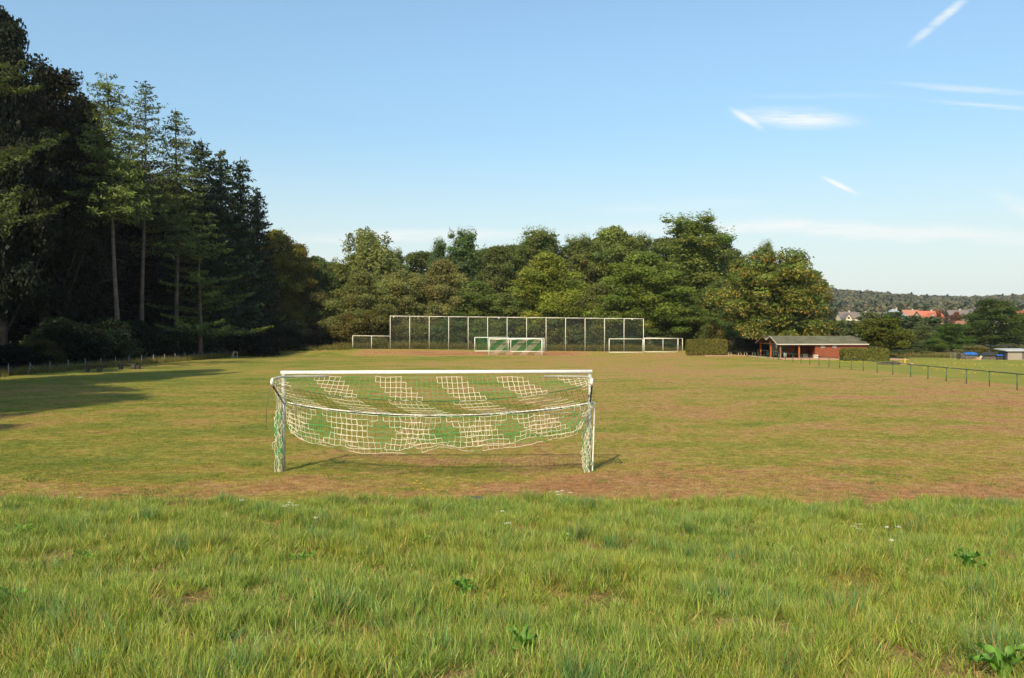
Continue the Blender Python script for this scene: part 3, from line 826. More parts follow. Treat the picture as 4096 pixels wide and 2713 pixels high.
tree('spruce1', 1030, 132, 745, 200, SPR, 'spruce_tree', 'lowest dark spruce ending the conifer row beside yellowing trees', group=g_, rot=2.2)
g_ = 'trees deep inside the dark wood'
lab = 'tall dark tree hidden deep in the wood behind its front row'
rr_ = random.Random(8)
OUT = [(-250, -300), (0, 30), (100, 170), (200, 260), (300, 350), (400, 430), (500, 480), (600, 520), (700, 560), (800, 620), (900, 680), (1000, 800), (1100, 980)]
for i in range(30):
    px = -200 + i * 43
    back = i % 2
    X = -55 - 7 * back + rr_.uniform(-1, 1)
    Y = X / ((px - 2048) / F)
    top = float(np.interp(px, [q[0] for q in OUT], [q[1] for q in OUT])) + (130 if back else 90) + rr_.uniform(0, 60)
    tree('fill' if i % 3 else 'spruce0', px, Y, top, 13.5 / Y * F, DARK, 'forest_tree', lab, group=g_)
g_ = 'trees of the wood left of the picture'
lab = 'tall tree of the wood standing left of the picture, shading the pitch'
for i in range(17):
    Y = -26 + i * 6.0; X = -32.5 - (Y + 26) * 0.065 - rr_.uniform(0, 1.5)
    if i > 12: X, Y = -46.0 - (i % 2) * 2, 49 + (i - 13) * 6.0
    H_, R__, cr_, tk_ = TREES[['beech0', 'spruce1', 'beech1'][i % 3]]
    s_ = (rr_.choice((24, 28, 32, 34)) if i < 13 else 22.0) / H_
    o = thing('forest_tree', lab, 'tree', (X, Y, hz_(X, Y)), i * 1.7, g_, (0.85, 0.85, s_))
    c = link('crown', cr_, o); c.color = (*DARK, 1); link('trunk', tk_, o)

# undergrowth along the wire fence
g_ = 'shrubs of the undergrowth behind the wire fence'
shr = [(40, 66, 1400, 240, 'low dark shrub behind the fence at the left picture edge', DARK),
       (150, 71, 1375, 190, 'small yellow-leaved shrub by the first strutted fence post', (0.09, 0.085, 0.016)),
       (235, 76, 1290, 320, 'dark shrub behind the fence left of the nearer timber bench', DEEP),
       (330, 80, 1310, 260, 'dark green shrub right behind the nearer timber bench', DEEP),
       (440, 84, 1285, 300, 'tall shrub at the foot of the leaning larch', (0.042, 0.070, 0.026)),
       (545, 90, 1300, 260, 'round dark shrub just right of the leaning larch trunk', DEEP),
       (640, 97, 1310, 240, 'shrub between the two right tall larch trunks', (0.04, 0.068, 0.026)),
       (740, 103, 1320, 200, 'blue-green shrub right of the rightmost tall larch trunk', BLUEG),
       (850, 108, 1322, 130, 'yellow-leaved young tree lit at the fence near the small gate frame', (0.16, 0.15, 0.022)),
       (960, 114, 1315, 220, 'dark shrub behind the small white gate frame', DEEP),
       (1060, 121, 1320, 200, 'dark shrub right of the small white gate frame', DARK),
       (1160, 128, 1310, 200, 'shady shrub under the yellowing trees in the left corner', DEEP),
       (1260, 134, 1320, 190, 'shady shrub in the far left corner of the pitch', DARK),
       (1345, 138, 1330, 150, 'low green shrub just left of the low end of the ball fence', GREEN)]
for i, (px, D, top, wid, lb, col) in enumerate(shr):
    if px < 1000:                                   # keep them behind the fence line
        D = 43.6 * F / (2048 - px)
    tree(f'bush{i % 3}', px, D, top - 26, min(wid * 1.2, 7.6 / D * F), tuple(c_ * 0.6 for c_ in col), 'shrub', lb, 'shrub', g_)  # leaf colours multiplied down to paint the shade on the undergrowth

g_ = 'trees in the row behind the far goal'
row = [
 ('oak0', 1100, 139, 895, 230, (0.105, 0.095, 0.018), 'yellowing_tree', 'yellow-green tree directly right of the last dark spruce'),
 ('oak1', 1185, 143, 950, 200, (0.085, 0.074, 0.022), 'yellowing_tree', 'tree turning reddish brown, second right of the dark spruces'),
 ('oak2', 1265, 146, 1005, 180, (0.055, 0.072, 0.022), 'oak_tree', 'dark green tree in the dip of the skyline at left'),
 ('oak3', 1345, 150, 1035, 170, (0.075, 0.082, 0.022), 'oak_tree', 'lowest treetop of the skyline just left of the birch'),
 ('birch', 1478, 152, 912, 230, (0.100, 0.108, 0.030), 'birch_tree', 'tall weeping birch above the low end of the ball fence'),
 ('poplar0', 1585, 156, 990, 130, GREY, 'poplar_tree', 'narrow grey-green tree close on the right of the birch'),
 ('willow0', 1440, 138, 1075, 250, (0.105, 0.108, 0.034), 'willow_tree', 'olive willow in front of the birch, left of the ball fence'),
 ('willow1', 1610, 141, 1062, 270, (0.120, 0.122, 0.042), 'willow_tree', 'pale olive willow behind the left end of the high ball fence'),
 ('willow0', 1765, 143, 1022, 260, (0.118, 0.110, 0.038), 'willow_tree', 'brownish olive willow behind the third bay of the ball fence'),
 ('poplar1', 1757, 160, 945, 100, (0.062, 0.090, 0.036), 'poplar_tree', 'thin pointed poplar top left of the bigger poplar'),
 ('poplar0', 1862, 158, 908, 200, (0.070, 0.098, 0.034), 'poplar_tree', 'dark poplar with pointed crown above the middle left of the ball fence'),
 ('oak1', 1990, 152, 960, 210, (0.074, 0.084, 0.024), 'oak_tree', 'rounded dark tree above the far goal'),
 ('oak2', 1900, 142, 1110, 240, (0.072, 0.092, 0.022), 'oak_tree', 'green tree with low branches behind the left stored goal'),
 ('poplar1', 2145, 155, 903, 230, (0.092, 0.108, 0.030), 'poplar_tree', 'tall olive poplar above the right of the far goal'),
 ('oak3', 2195, 140, 990, 300, (0.125, 0.138, 0.022), 'maple_tree', 'bright yellow-green maple behind the middle bays of the ball fence'),
 ('willow1', 2060, 139, 1150, 200, (0.080, 0.096, 0.026), 'willow_tree', 'low leafy tree directly behind the far goal'),
 ('poplar0', 2330, 150, 935, 190, (0.095, 0.108, 0.032), 'poplar_tree', 'olive tree between the bright maple and the high domed tree'),
 ('oak0', 2460, 152, 880, 260, (0.098, 0.115, 0.030), 'oak_tree', 'high dome-shaped tree over the right bays of the ball fence'),
 ('willow0', 2390, 138, 1120, 230, (0.100, 0.108, 0.030), 'willow_tree', 'olive bushy tree behind the ball fence right of the maple'),
 ('oak2', 2570, 139, 985, 370, (0.088, 0.110, 0.020), 'oak_tree', 'broad green oak above the right end of the ball fence'),
 ('poplar1', 2560, 158, 925, 150, (0.085, 0.098, 0.028), 'poplar_tree', 'tree filling the notch between the two highest crowns'),
 ('poplar0', 2780, 147, 852, 370, (0.098, 0.118, 0.030), 'poplar_tree', 'highest and broadest grey-green poplar left of the maple with keys'),
 ('oak3', 2880, 160, 905, 200, (0.048, 0.062, 0.024), 'oak_tree', 'darker tree behind the right side of the highest poplar'),
 ('oak1', 2700, 136, 1130, 280, (0.072, 0.095, 0.018), 'oak_tree', 'dark green tree above the left stored goals and the hedge'),
 ('willow1', 2880, 140, 1100, 240, (0.070, 0.092, 0.026), 'willow_tree', 'dusky tree between the highest poplar and the maple with keys'),
 ('poplar1', 3070, 150, 955, 100, (0.095, 0.108, 0.045), 'poplar_tree', 'thin grey-green treetop poking above the maple with keys'),
 ('poplar0', 3185, 150, 1005, 90, (0.080, 0.090, 0.035), 'poplar_tree', 'second small treetop poking above the right of the maple'),
 ('oak0', 3240, 135, 1060, 170, (0.068, 0.074, 0.022), 'oak_tree', 'dark tree behind the right flank of the maple with keys'),
]
row = [(k_, px, D, top, wid * 1.22, tuple(c_ * 2.0 for c_ in col), nm, lb) for (k_, px, D, top, wid, col, nm, lb) in row]
for (k_, px, D, top, wid, col, nm, lb) in row:
    tree(k_, px, D, top, wid, col, nm, lb, group=g_)
# second rank that fills the gaps in the row
lab = 'tree standing hidden behind the row at the far end of the pitch'
g2_ = 'trees hidden behind the far row'
for i in range(16):
    px = 1080 + i * 122
    tree(f'oak{i % 4}', px, 166 + (i % 3) * 3, [1020, 985, 1010, 975][i % 4] - (60 if 1950 < px < 2850 else -20 if px < 1600 else 0), 370, (0.12, 0.14, 0.040), 'forest_tree', lab, group=g2_)
g_ = 'bushes behind the ball fence'
bsh = [(1420, 135, 1240, 200, 'brownish bush behind the low end of the ball fence', (0.105, 0.092, 0.026)),
       (1530, 134.5, 1215, 220, 'olive bush behind the first bay of the high ball fence', (0.105, 0.105, 0.026)),
       (1680, 135, 1290, 190, 'bright green bush behind the second bay of the ball fence', (0.115, 0.130, 0.026)),
       (1800, 135.5, 1270, 190, 'dark leafy bush behind the fourth and fifth bay', (0.070, 0.100, 0.030)),
       (1930, 135, 1280, 180, 'bush behind the left stored goal', (0.075, 0.110, 0.028)),
       (2060, 134.5, 1262, 200, 'bush directly behind the far goal net', (0.070, 0.096, 0.026)),
       (2190, 135, 1250, 200, 'sunny green bush right of the far goal', (0.100, 0.115, 0.024)),
       (2320, 135.5, 1290, 200, 'bluish bush behind the ninth bay of the ball fence', (0.068, 0.092, 0.034)),
       (2420, 135, 1300, 170, 'bluish bush left of the stored goals at right', (0.062, 0.088, 0.034)),
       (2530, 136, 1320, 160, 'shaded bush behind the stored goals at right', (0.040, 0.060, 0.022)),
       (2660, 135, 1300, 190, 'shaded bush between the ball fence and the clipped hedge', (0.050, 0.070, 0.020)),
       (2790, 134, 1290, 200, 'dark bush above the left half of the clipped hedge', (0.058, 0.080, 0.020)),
       (2900, 131, 1280, 190, 'leafy green bush above the right half of the clipped hedge', (0.078, 0.105, 0.030))]
for i, (px, D, top, wid, lb, col) in enumerate(bsh):
    tree(f'bush{(i + 1) % 3}', px, D, top, wid * 1.1, tuple(c_ * 1.35 for c_ in col), 'shrub', lb, 'shrub', g_)

# the big maple with hanging yellow-orange keys
def key_maple():
    rg = np.random.default_rng(500)
    H, Rr = 14.6, 8.9
    cs, rs = [], []
    for i in range(120):
        t = rg.random() ** 0.9
        a = i * 2.39996 + rg.normal(0, 0.2)
        p = math.sqrt(max(0, 1 - max(0, t - 0.05) ** 2.4)) * (0.92 + 0.1 * math.sin(3 * a + 1) + 0.07 * math.sin(5 * a + t * 4))
        r_ = Rr * p * (0.45 + 0.5 * rg.random() ** 0.5)
        rc = rg.uniform(0.95, 1.75)
        cs.append((r_ * math.cos(a), r_ * math.sin(a), 2.6 + t * (H - 3.3))); rs.append(rc)
    cs = np.array(cs); rs = np.array(rs)
    V1, F1, T1 = clump_leaves(cs, rs, 19000, 0.20, rg, flat=0.50, up=0.8, jitter=0.5, var=0.18, shell=0.7)
    m3 = 2400; a = rg.uniform(0, 6.28, m3); t = rg.uniform(0.03, 0.85, m3); r_ = Rr * 0.62 * np.sqrt(rg.random(m3)) * np.sqrt(1 - t ** 2)
    V3, F3 = leaf_quads(np.stack([r_ * np.cos(a), r_ * np.sin(a), 2.6 + (H - 3.2) * t], 1), rg.normal(0, 1, (m3, 3)), np.full(m3, 0.5), rg)
    crown = np_mesh('crown', np.concatenate([V1, V3]), np.concatenate([F1, F3 + len(V1)]), M['leaf'], np.concatenate([T1, rg.uniform(.6, 1, (m3, 1)) * np.ones((1, 3))]))
    # keys hang in bunches from the outer leaves of each clump
    K = 2500
    ci = rg.integers(0, len(cs), K); an = rg.uniform(0, 6.28, K)
    rad = rs[ci] * rg.uniform(0.55, 1.12, K)
    P = cs[ci] + np.stack([np.cos(an) * rad, np.sin(an) * rad, rs[ci] * 0.50 * rg.uniform(-0.75, 0.35, K)], 1)
    n_ = 3
    P = np.repeat(P, n_, 0) + rg.normal(0, 0.09, (K * n_, 3)); P[:, 2] -= 0.1
    V4, F4 = leaf_quads(P, rg.normal(0, 1, (len(P), 3)), np.full(len(P), 0.12), rg)
    cc = np.array([(0.40, 0.27, 0.05), (0.42, 0.22, 0.05), (0.36, 0.29, 0.07)])[rg.integers(0, 3, len(P))] * rg.uniform(0.7, 1.2, (len(P), 1))
    keys = np_mesh('seed_keys', V4, F4, M['bloom'], cc)
    order = rg.permutation(len(cs))[:22]
    mb = limb_mesh('trunk', H, 0.36, [tuple(cs[i]) for i in order], M['bark_pale'], rg=random.Random(2), hb=0.16, top=0.8)
    return crown, mb, keys
X, Y = 35.2, 118.5
cr, tr, ky = key_maple()
o = thing('maple_tree', 'broad maple behind the red hut hung with yellow-orange seed keys', 'tree', (X + 0.6, Y, hz_(X, Y)), 0.3)
c = link('crown', cr, o); c.color = (0.150, 0.175, 0.036, 1)
link('trunk', tr, o)
k_ = link('seed_keys', ky, o); k_['kind'] = 'stuff'
tree('bush0', 2850, 125, 1275, 130, (0.12, 0.12, 0.03), 'maple_sapling', 'low yellow-green maple growth left of the hut above the hedge', 'shrub')

# trees to the right
tree('globe', 3541, 107, 1258, 222, (0.105, 0.120, 0.016), 'globe_maple_tree', 'low globe-shaped maple with dense crown right of the red hut')
g_ = 'trees beyond the meadow on the right'
rt = [
 ('willow0', 3968, 168, 1186, 310, (0.062, 0.088, 0.018), 'oak_tree', 'large dark green tree standing above the grey shed'),
 ('willow1', 3805, 150, 1285, 150, (0.062, 0.105, 0.018), 'maple_tree', 'round dark green tree left of the blue tarpaulin'),
 ('bush1', 3735, 146, 1350, 110, (0.075, 0.11, 0.02), 'shrub', 'green bush at the foot of the round tree left of the tarpaulin'),
 ('willow0', 3690, 160, 1298, 160, (0.115, 0.130, 0.048), 'willow_tree', 'pale green willow behind the right side of the globe maple'),
 ('willow1', 3750, 172, 1340, 130, (0.060, 0.082, 0.040), 'willow_tree', 'blue-green willow right of the pale willow'),
 ('far0', 3440, 180, 1275, 140, (0.105, 0.120, 0.042), 'willow_tree', 'olive tree above the right end of the hut roof'),
 ('far1', 3380, 200, 1272, 150, (0.080, 0.100, 0.040), 'far_tree', 'grey-green tree between the maple with keys and the globe maple'),
 ('far0', 3330, 170, 1270, 130, (0.100, 0.105, 0.030), 'far_tree', 'tree showing at the lower right edge of the maple with keys'),
 ('far1', 3480, 260, 1238, 130, (0.100, 0.115, 0.042), 'far_tree', 'light green tree in front of the grey village roofs'),
 ('far0', 3575, 240, 1236, 150, (0.062, 0.082, 0.034), 'far_tree', 'dark tree in front of the blue-grey hall roof'),
 ('far1', 3650, 235, 1252, 130, (0.062, 0.085, 0.034), 'far_tree', 'dark tree left of the red roof'),
 ('far0', 3720, 220, 1258, 130, (0.068, 0.092, 0.034), 'far_tree', 'rounded tree right below the red roof'),
 ('far1', 3840, 230, 1290, 150, (0.090, 0.112, 0.036), 'far_tree', 'tree below the brown roofs, left of the large dark tree'),
 ('far0', 3900, 300, 1240, 70, (0.190, 0.190, 0.035), 'far_tree', 'small yellow-green tree among the brown village roofs'),
 ('far1', 4075, 210, 1262, 120, (0.085, 0.105, 0.032), 'far_tree', 'tree right of the large dark tree at the picture edge'),
 ('far0', 4140, 190, 1290, 150, (0.080, 0.100, 0.030), 'far_tree', 'green tree just outside the right picture edge'),
 ('far1', 3600, 150, 1350, 160, (0.075, 0.088, 0.026), 'shrub', 'olive scrub behind the trunk of the globe maple'),
 ('far0', 3420, 140, 1340, 110, (0.080, 0.095, 0.028), 'shrub', 'scrub showing between the hut roof and the globe maple'),
 ('bush2', 3560, 122, 1398, 190, (0.060, 0.080, 0.022), 'shrub', 'low dark scrub along the meadow edge right of the hedge'),
 ('bush0', 3650, 124, 1395, 170, (0.080, 0.090, 0.028), 'shrub', 'low olive scrub along the meadow edge left of the round tree'),
 ('bush1', 3900, 128, 1385, 150, (0.125, 0.115, 0.030), 'shrub', 'yellowish scrub behind the blue tarpaulin'),
 ('bush2', 4030, 132, 1375, 160, (0.100, 0.105, 0.028), 'shrub', 'scrub behind the grey shed'),
 ('bush0', 4030, 112.5, 1392, 60, (0.10, 0.135, 0.028), 'shrub', 'light green bush between the black sheeting and the grey shed'),
]
for i, (k_, px, D, top, wid, col, nm, lb) in enumerate(rt):
    tree(k_, px, D, top, wid * 1.12, tuple(c_ * 1.35 for c_ in col), nm, lb, 'shrub' if nm == 'shrub' else 'tree', group=g_)
tree('young_spruce', 3784, 245, 1232, 46, (0.032, 0.055, 0.030), 'spruce_tree', 'small dark pointed spruce between two red-brown trees in the village')
tree('far0', 3756, 330, 1230, 44, (0.30, 0.115, 0.065), 'copper_tree', 'red-brown tree left of the small spruce in the village')
tree('far1', 3826, 335, 1240, 56, (0.24, 0.095, 0.06), 'copper_tree', 'red-brown tree right of the small spruce in the village')
lab = 'far green tree among the houses of the village'
for i, (px, D, top, wid) in enumerate([(3600, 560, 1205, 40), (3660, 560, 1216, 34), (3700, 570, 1214, 40), (3560, 580, 1222, 44), (3340, 540, 1235, 60), (3800, 560, 1218, 40), (4040, 560, 1222, 50)]):
    tree(f'far{i % 2}', px, D, top, wid, (0.075, 0.09, 0.042), 'far_tree', ['pointed light tree', 'round tree', 'second round tree', 'dark round tree', 'broad tree', 'small round tree', 'grey-green tree'][i] + ' behind the village roofs, ' + ['right of the blue-grey hall roof', 'left of the red roof', 'above the red roof', 'left of the blue-grey hall roof', 'next to the maple with keys', 'above the small spruce', 'right of the large dark tree'][i], group='trees behind the village')

# ------------------------------------------------------------------ wooded hill far behind
hp = []
for i in range(4):
    rg = np.random.default_rng(600 + i)
    d = rg.normal(0, 1, (200, 3)); d[:, 2] = np.abs(d[:, 2]); d /= np.linalg.norm(d, axis=1, keepdims=True)
    P = d * np.array([[5.5, 5.5, 7.0 if i < 3 else 9.0]]) * rg.uniform(0.75, 1.05, (200, 1))
    if i == 3: P[:, :2] *= (1 - P[:, 2:3] / 10) * 0.75
    P[:, 2] += 3
    base = [(0.088, 0.100, 0.046), (0.110, 0.112, 0.050), (0.125, 0.110, 0.052), (0.058, 0.074, 0.040)][i]
    v, f = leaf_quads(P, d + rg.normal(0, 0.35, (200, 3)), np.full(200, 1.5), rg, 0.8)
    hp.append(np_mesh('hill_crown', v, f, M['bloom'], np.array([base]) * rg.uniform(0.75, 1.25, (200, 1))))
hcol = proto_collection('hill_crowns', hp)
n = 9000
y = rng.uniform(620, 1560, n); x = rng.uniform(0.30, 0.66, n) * y + rng.uniform(-30, 30, n)
zz = h(x, y)
pick = (np.clip(clumpy(x / 40, y / 70, 1.3, 0.8) + rng.normal(0, 0.5, n), -1, 1) + 1) * 1.5
idx = np.clip(np.round(pick), 0, 2).astype(int); idx = np.where(rng.random(n) < 0.10, 3, idx)
s = rng.uniform(0.65, 1.25, n)
scatter('wooded_hillside', np.stack([x, y, zz], 1), np.stack([np.zeros(n), np.zeros(n), rng.uniform(0, 6.28, n)], 1), np.stack([s, s, s * rng.uniform(0.8, 1.2, n)], 1), idx, hcol, 'far wooded hill closing the horizon behind the village', 'forest')

# ------------------------------------------------------------------ village
def house(px, D, ztop_y, wid_px, roofm, wallm, label, rot=0.0, gable_front=False, hip=False, depth=9.0, wall_h=None, chim=True, front_win=2):
    X = (px - 2048) / F * D
    g = hz_(X, D); top = EYE + (HOR - ztop_y) * D / F
    w = wid_px * D / F; Ht = top - g; rh = min(0.42 * depth, Ht * 0.5)
    wh = Ht - rh
    o = thing('house', label, 'house', (X, D, g), rot, 'houses of the village')
    d2, w2 = depth / 2, w / 2
    MB().box(-w2, w2, -d2, d2, -2, wh).obj('wall', M[wallm], o)
    mb = MB(); ov = 0.5; e = wh - 0.25
    if hip:
        rl = max(0.5, w2 - d2)
        v = [(-w2 - ov, -d2 - ov, e), (w2 + ov, -d2 - ov, e), (w2 + ov, d2 + ov, e), (-w2 - ov, d2 + ov, e), (-rl, 0, Ht), (rl, 0, Ht)]
        mb.add(v, [(0, 1, 5, 4), (2, 3, 4, 5), (1, 2, 5), (3, 0, 4), (3, 2, 1, 0)])
    elif gable_front:
        v = [(-w2 - ov, -d2 - ov, e), (0, -d2 - ov, Ht), (w2 + ov, -d2 - ov, e), (-w2 - ov, d2 + ov, e), (0, d2 + ov, Ht), (w2 + ov, d2 + ov, e)]
        t_ = 0.3
        v += [(a, b, c - t_) for a, b, c in v]
        mb.add(v, [(0, 3, 4, 1), (1, 4, 5, 2), (9, 6, 7, 10), (10, 7, 8, 11), (6, 0, 1, 7), (7, 1, 2, 8), (9, 10, 4, 3), (10, 11, 5, 4), (6, 9, 3, 0), (8, 2, 5, 11)])
        MB().add([(-w2, -d2, wh), (w2, -d2, wh), (0, -d2, Ht - 0.3), (-w2, d2, wh), (w2, d2, wh), (0, d2, Ht - 0.3)], [(0, 1, 2), (4, 3, 5), (0, 2, 5, 3), (1, 4, 5, 2)]).obj('gable', M[wallm], o)
    else:
        v = [(-w2 - ov, -d2 - ov, e), (w2 + ov, -d2 - ov, e), (w2 + ov, 0, Ht), (-w2 - ov, 0, Ht), (w2 + ov, d2 + ov, e), (-w2 - ov, d2 + ov, e)]
        t_ = 0.3
        v += [(a, b, c - t_) for a, b, c in v]
        mb.add(v, [(0, 1, 2, 3), (3, 2, 4, 5), (7, 6, 9, 8), (8, 9, 11, 10), (0, 6, 7, 1), (5, 4, 10, 11), (1, 7, 8, 2), (2, 8, 10, 4), (0, 3, 9, 6), (3, 5, 11, 9)])
        MB().add([(-w2, -d2, wh), (-w2, d2, wh), (-w2, 0, Ht - 0.3), (w2, -d2, wh), (w2, d2, wh), (w2, 0, Ht - 0.3)], [(0, 2, 1), (3, 4, 5), (0, 3, 5, 2), (1, 2, 5, 4)]).obj('gable', M[wallm], o)
    rf = mb.obj('roof', M[roofm], o)
    if chim:
        MB().box(w2 * 0.3 - 0.35, w2 * 0.3 + 0.35, -0.4, 0.4, Ht - 1.2, Ht + 0.6).obj('chimney', M['trim'], rf)
    for i in range(front_win):
        cx = -w2 + w * (i + 0.5) / front_win
        z0 = wh - 2.2 if not gable_front else wh - 0.5
        wd = MB().box(cx - 0.7, cx + 0.7, -d2 - 0.06, -d2 + 0.05, z0, z0 + 1.2).obj('window', M['render_white'], o)
        MB().box(cx - 0.58, cx + 0.58, -d2 - 0.09, -d2 - 0.062, z0 + 0.1, z0 + 1.1).obj('pane', M['darkglass'], wd)
    return o
house(3386, 470, 1247, 62, 'roof_grey', 'render_cream', 'grey-roofed house beside the maple with keys, leftmost roof of the village')
o = house(3386, 462, 1254, 22, 'roof_grey', 'render_cream', 'cream gabled front wing of the leftmost village house', gable_front=True, depth=6, chim=False, front_win=1)
house(3452, 480, 1250, 66, 'roof_grey', 'render_white', 'long grey-brown roofed house, second from the left in the village')
house(3512, 470, 1250, 56, 'roof_grey', 'render_white', 'grey-brown roofed house just left of the blue-grey hall roof', chim=False)
house(3572, 500, 1236, 84, 'roof_blue', 'render_white', 'hall with flat-sloped blue-grey roof in the village', hip=True, depth=14)
house(3640, 505, 1240, 60, 'roof_brown', 'render_white', 'terracotta-roofed house between the hall and the red roof')
house(3712, 470, 1244, 84, 'roof_red', 'render_cream', 'long bright red-roofed house in the village middle', depth=12)
house(3722, 461, 1252, 20, 'roof_red', 'render_cream', 'small cream gabled wing in front of the bright red roof', gable_front=True, depth=5, chim=False, front_win=1)
house(3826, 480, 1240, 80, 'roof_grey', 'brickwall', 'low brown roof behind the right red-brown tree')
house(3898, 500, 1229, 100, 'roof_grey', 'render_white', 'highest wide brown hipped roof left of the large dark tree', hip=True, depth=16)
house(3850, 400, 1268, 70, 'roof_grey', 'brickwall', 'brown-roofed brick house below the high hipped roof')
house(3842, 330, 1283, 30, 'roof_brown', 'render_white', 'small pinkish-walled house lowest in the village by the red-brown tree', gable_front=True, depth=6, chim=False, front_win=1)
house(3990, 470, 1262, 60, 'roof_grey', 'render_white', 'white house peeping through the large dark tree')
house(4090, 430, 1241, 44, 'roof_red', 'render_white', 'white-gabled house with red roof at the right picture edge', gable_front=True, depth=9)

# ------------------------------------------------------------------ near goal
GD = 20.7
GXL, GXR = -5.48, 1.87
goal = thing('football_goal', 'large white full-size football goal with white and green net, nearest the camera', 'goal', ((GXL + GXR) / 2, GD, 0))
gx = (GXL + GXR) / 2
def gl(p): return (p[0] - gx, p[1] - GD, p[2])
HB = 2.42
def oval_bar(p0, p1, r, mat, name, parent, n=14):
    mb = MB(); mb.tube([gl(p0), gl(p1)], r, n); return mb.obj(name, mat, parent, smooth_=True)
oval_bar((GXL - 0.06, GD, HB - 0.06), (GXR + 0.05, GD, HB - 0.035), 0.046, M['white'], 'crossbar', goal)
for xx in (GXL, GXR):
    oval_bar((xx, GD, -0.1), (xx, GD, HB - 0.09), 0.045, M['alu'], 'post', goal)
EL = (-5.40, 19.45, 2.27); ER = (1.80, 19.45, 2.27)
for sgn, xp, E in ((1, GXL, EL), (-1, GXR, ER)):
    pts = [(xp + sgn * 1.1, GD - 0.06, HB - 0.145), (xp + sgn * 0.55, GD - 0.25, HB - 0.135), (xp + sgn * 0.12, GD - 0.75, 2.30), (E[0], E[1], 2.28)]
    pts2 = [(E[0], E[1], 2.28), (E[0] - 0.01, E[1] - 0.03, 2.20), (E[0], E[1] + 0.02, 2.12)]
    mb = MB(); mb.tube([gl(p) for p in pts], 0.024, 8); mb.obj('net_bracket', M['alu'], goal, smooth_=True)
    mb = MB(); mb.tube([gl(p) for p in pts2], 0.032, 8); mb.obj('bracket_elbow', M['white'], goal, smooth_=True)
    mb = MB(); mb.tube([gl((E[0], E[1] + 0.02, 2.13)), gl((xp, GD - 0.07, 1.66))], 0.022, 8); mb.obj('bracket_strut', M['black'], goal, smooth_=True)
# rear net bar sagging between the posts
def bar_pt(t):
    s = 4 * t * (1 - t)
    return (GXL + 0.09 + (GXR + 0.09 - GXL - 0.09) * t, GD - 0.12 - 0.95 * s ** 0.8, 1.665 - 0.225 * s ** 1.0)
def rope_pt(t):
    s = 4 * t * (1 - t)
    return (EL[0] + (ER[0] - EL[0]) * t, 19.45 - 0.1 * s, 2.185 - 0.40 * s ** 0.8)
mb = MB(); mb.tube([gl(bar_pt(i / 40)) for i in range(41)], 0.015, 8); mb.obj('net_rod', M['white'], goal, smooth_=True)
mb = MB()
for i in range(60):
    a, b = bar_pt((i + 0.15) / 60), bar_pt((i + 0.42) / 60)
    mb.tube([gl((a[0], a[1] - 0.002, a[2] + 0.012)), gl((b[0], b[1] - 0.005, b[2] - 0.016))], 0.008, 4)
mb.tube([gl((p[0], p[1] + 0.01, p[2] - 0.026)) for p in [bar_pt(i / 40) for i in range(41)]], 0.009, 4)
o = mb.obj('lashing_cord', M['black'], goal); o['kind'] = 'stuff'
mb = MB(); mb.tube([gl(rope_pt(i / 40)) for i in range(41)], 0.008, 5); mb.obj('net_rope', M['cord_dark'], goal)
mb = MB(); mb.tube([gl((GXR + 0.10, GD - 0.14, 1.66)), gl((GXR + 0.05, GD - 0.1, 0.03))], 0.016, 6); mb.obj('vertical_net_rod', M['white'], goal)
mb = MB(); mb.tube([gl((EL[0] - 0.02, 19.42, 2.12)), gl((EL[0] - 0.09, 19.3, 1.6)), gl((EL[0] - 0.1, 19.3, 1.16))], 0.006, 4); mb.obj('loose_cord', M['black'], goal)

def net_sheet(nu, nv, fn, white, rw=0.0068, rg_=0.0042, dark=False, wob=0.006, seed=0, hem=None):
    rg = np.random.default_rng(seed)
    P = np.array([[fn(i / nu, j / nv) for i in range(nu + 1)] for j in range(nv + 1)], float)
    P += rg.normal(0, wob, P.shape)
    P -= np.array([gx, GD, 0])
    gw = ([], []); gg = ([], [])
    for j in range(nv + 1):
        for i in range(nu):
            w_ = white(i, j) or white(i, j - 1) or (hem is not None and j == nv and hem(i))
            t_ = gw if w_ else gg
            a, b = P[j, i], P[j, i + 1]; m_ = (a + b) / 2; m_[2] -= 0.008
            t_[0].append(a); t_[1].append(m_); t_[0].append(m_); t_[1].append(b)
    for j in range(nv):
        for i in range(nu + 1):
            w_ = white(i, j) or white(i - 1, j)
            t_ = gw if w_ else gg
            t_[0].append(P[j, i]); t_[1].append(P[j + 1, i])
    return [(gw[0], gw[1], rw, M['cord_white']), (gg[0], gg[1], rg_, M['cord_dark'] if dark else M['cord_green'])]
def lerp(a, b, t): return tuple(a[k] + (b[k] - a[k]) * t for k in range(3))
def top_edge(t): return (GXL + 0.05 + (GXR - GXL - 0.1) * t, GD - 0.06, HB - 0.14 - 0.02 * abs(math.sin(t * 42)))
def secA(u, v):
    p = lerp(top_edge(u), rope_pt(u), v); return (p[0] + 0.16 * (v - 0.0) * math.sin(math.pi * u), p[1], p[2] - 0.05 * math.sin(math.pi * v) * math.sin(math.pi * u))
def secB(u, v):
    p = lerp(rope_pt(u), bar_pt(u), v); s = 4 * u * (1 - u)
    return (p[0] + 0.3 * v * (0.5 - abs(u - 0.5)), p[1] - 0.05 * math.sin(math.pi * v), p[2] - 0.05 * math.sin(math.pi * v) * s)
wA = lambda i, j: 0 <= j < 5 and ((i - j + 6) % 12) < 5 and j >= 0
wB = lambda i, j: 0 <= j < 6 and ((i - j - 4 + 6) % 12) < 6
me = strands_mesh('upper_net', net_sheet(60, 5, secA, wA, seed=1))
o = link('upper_net', me, goal); o['kind'] = 'stuff'
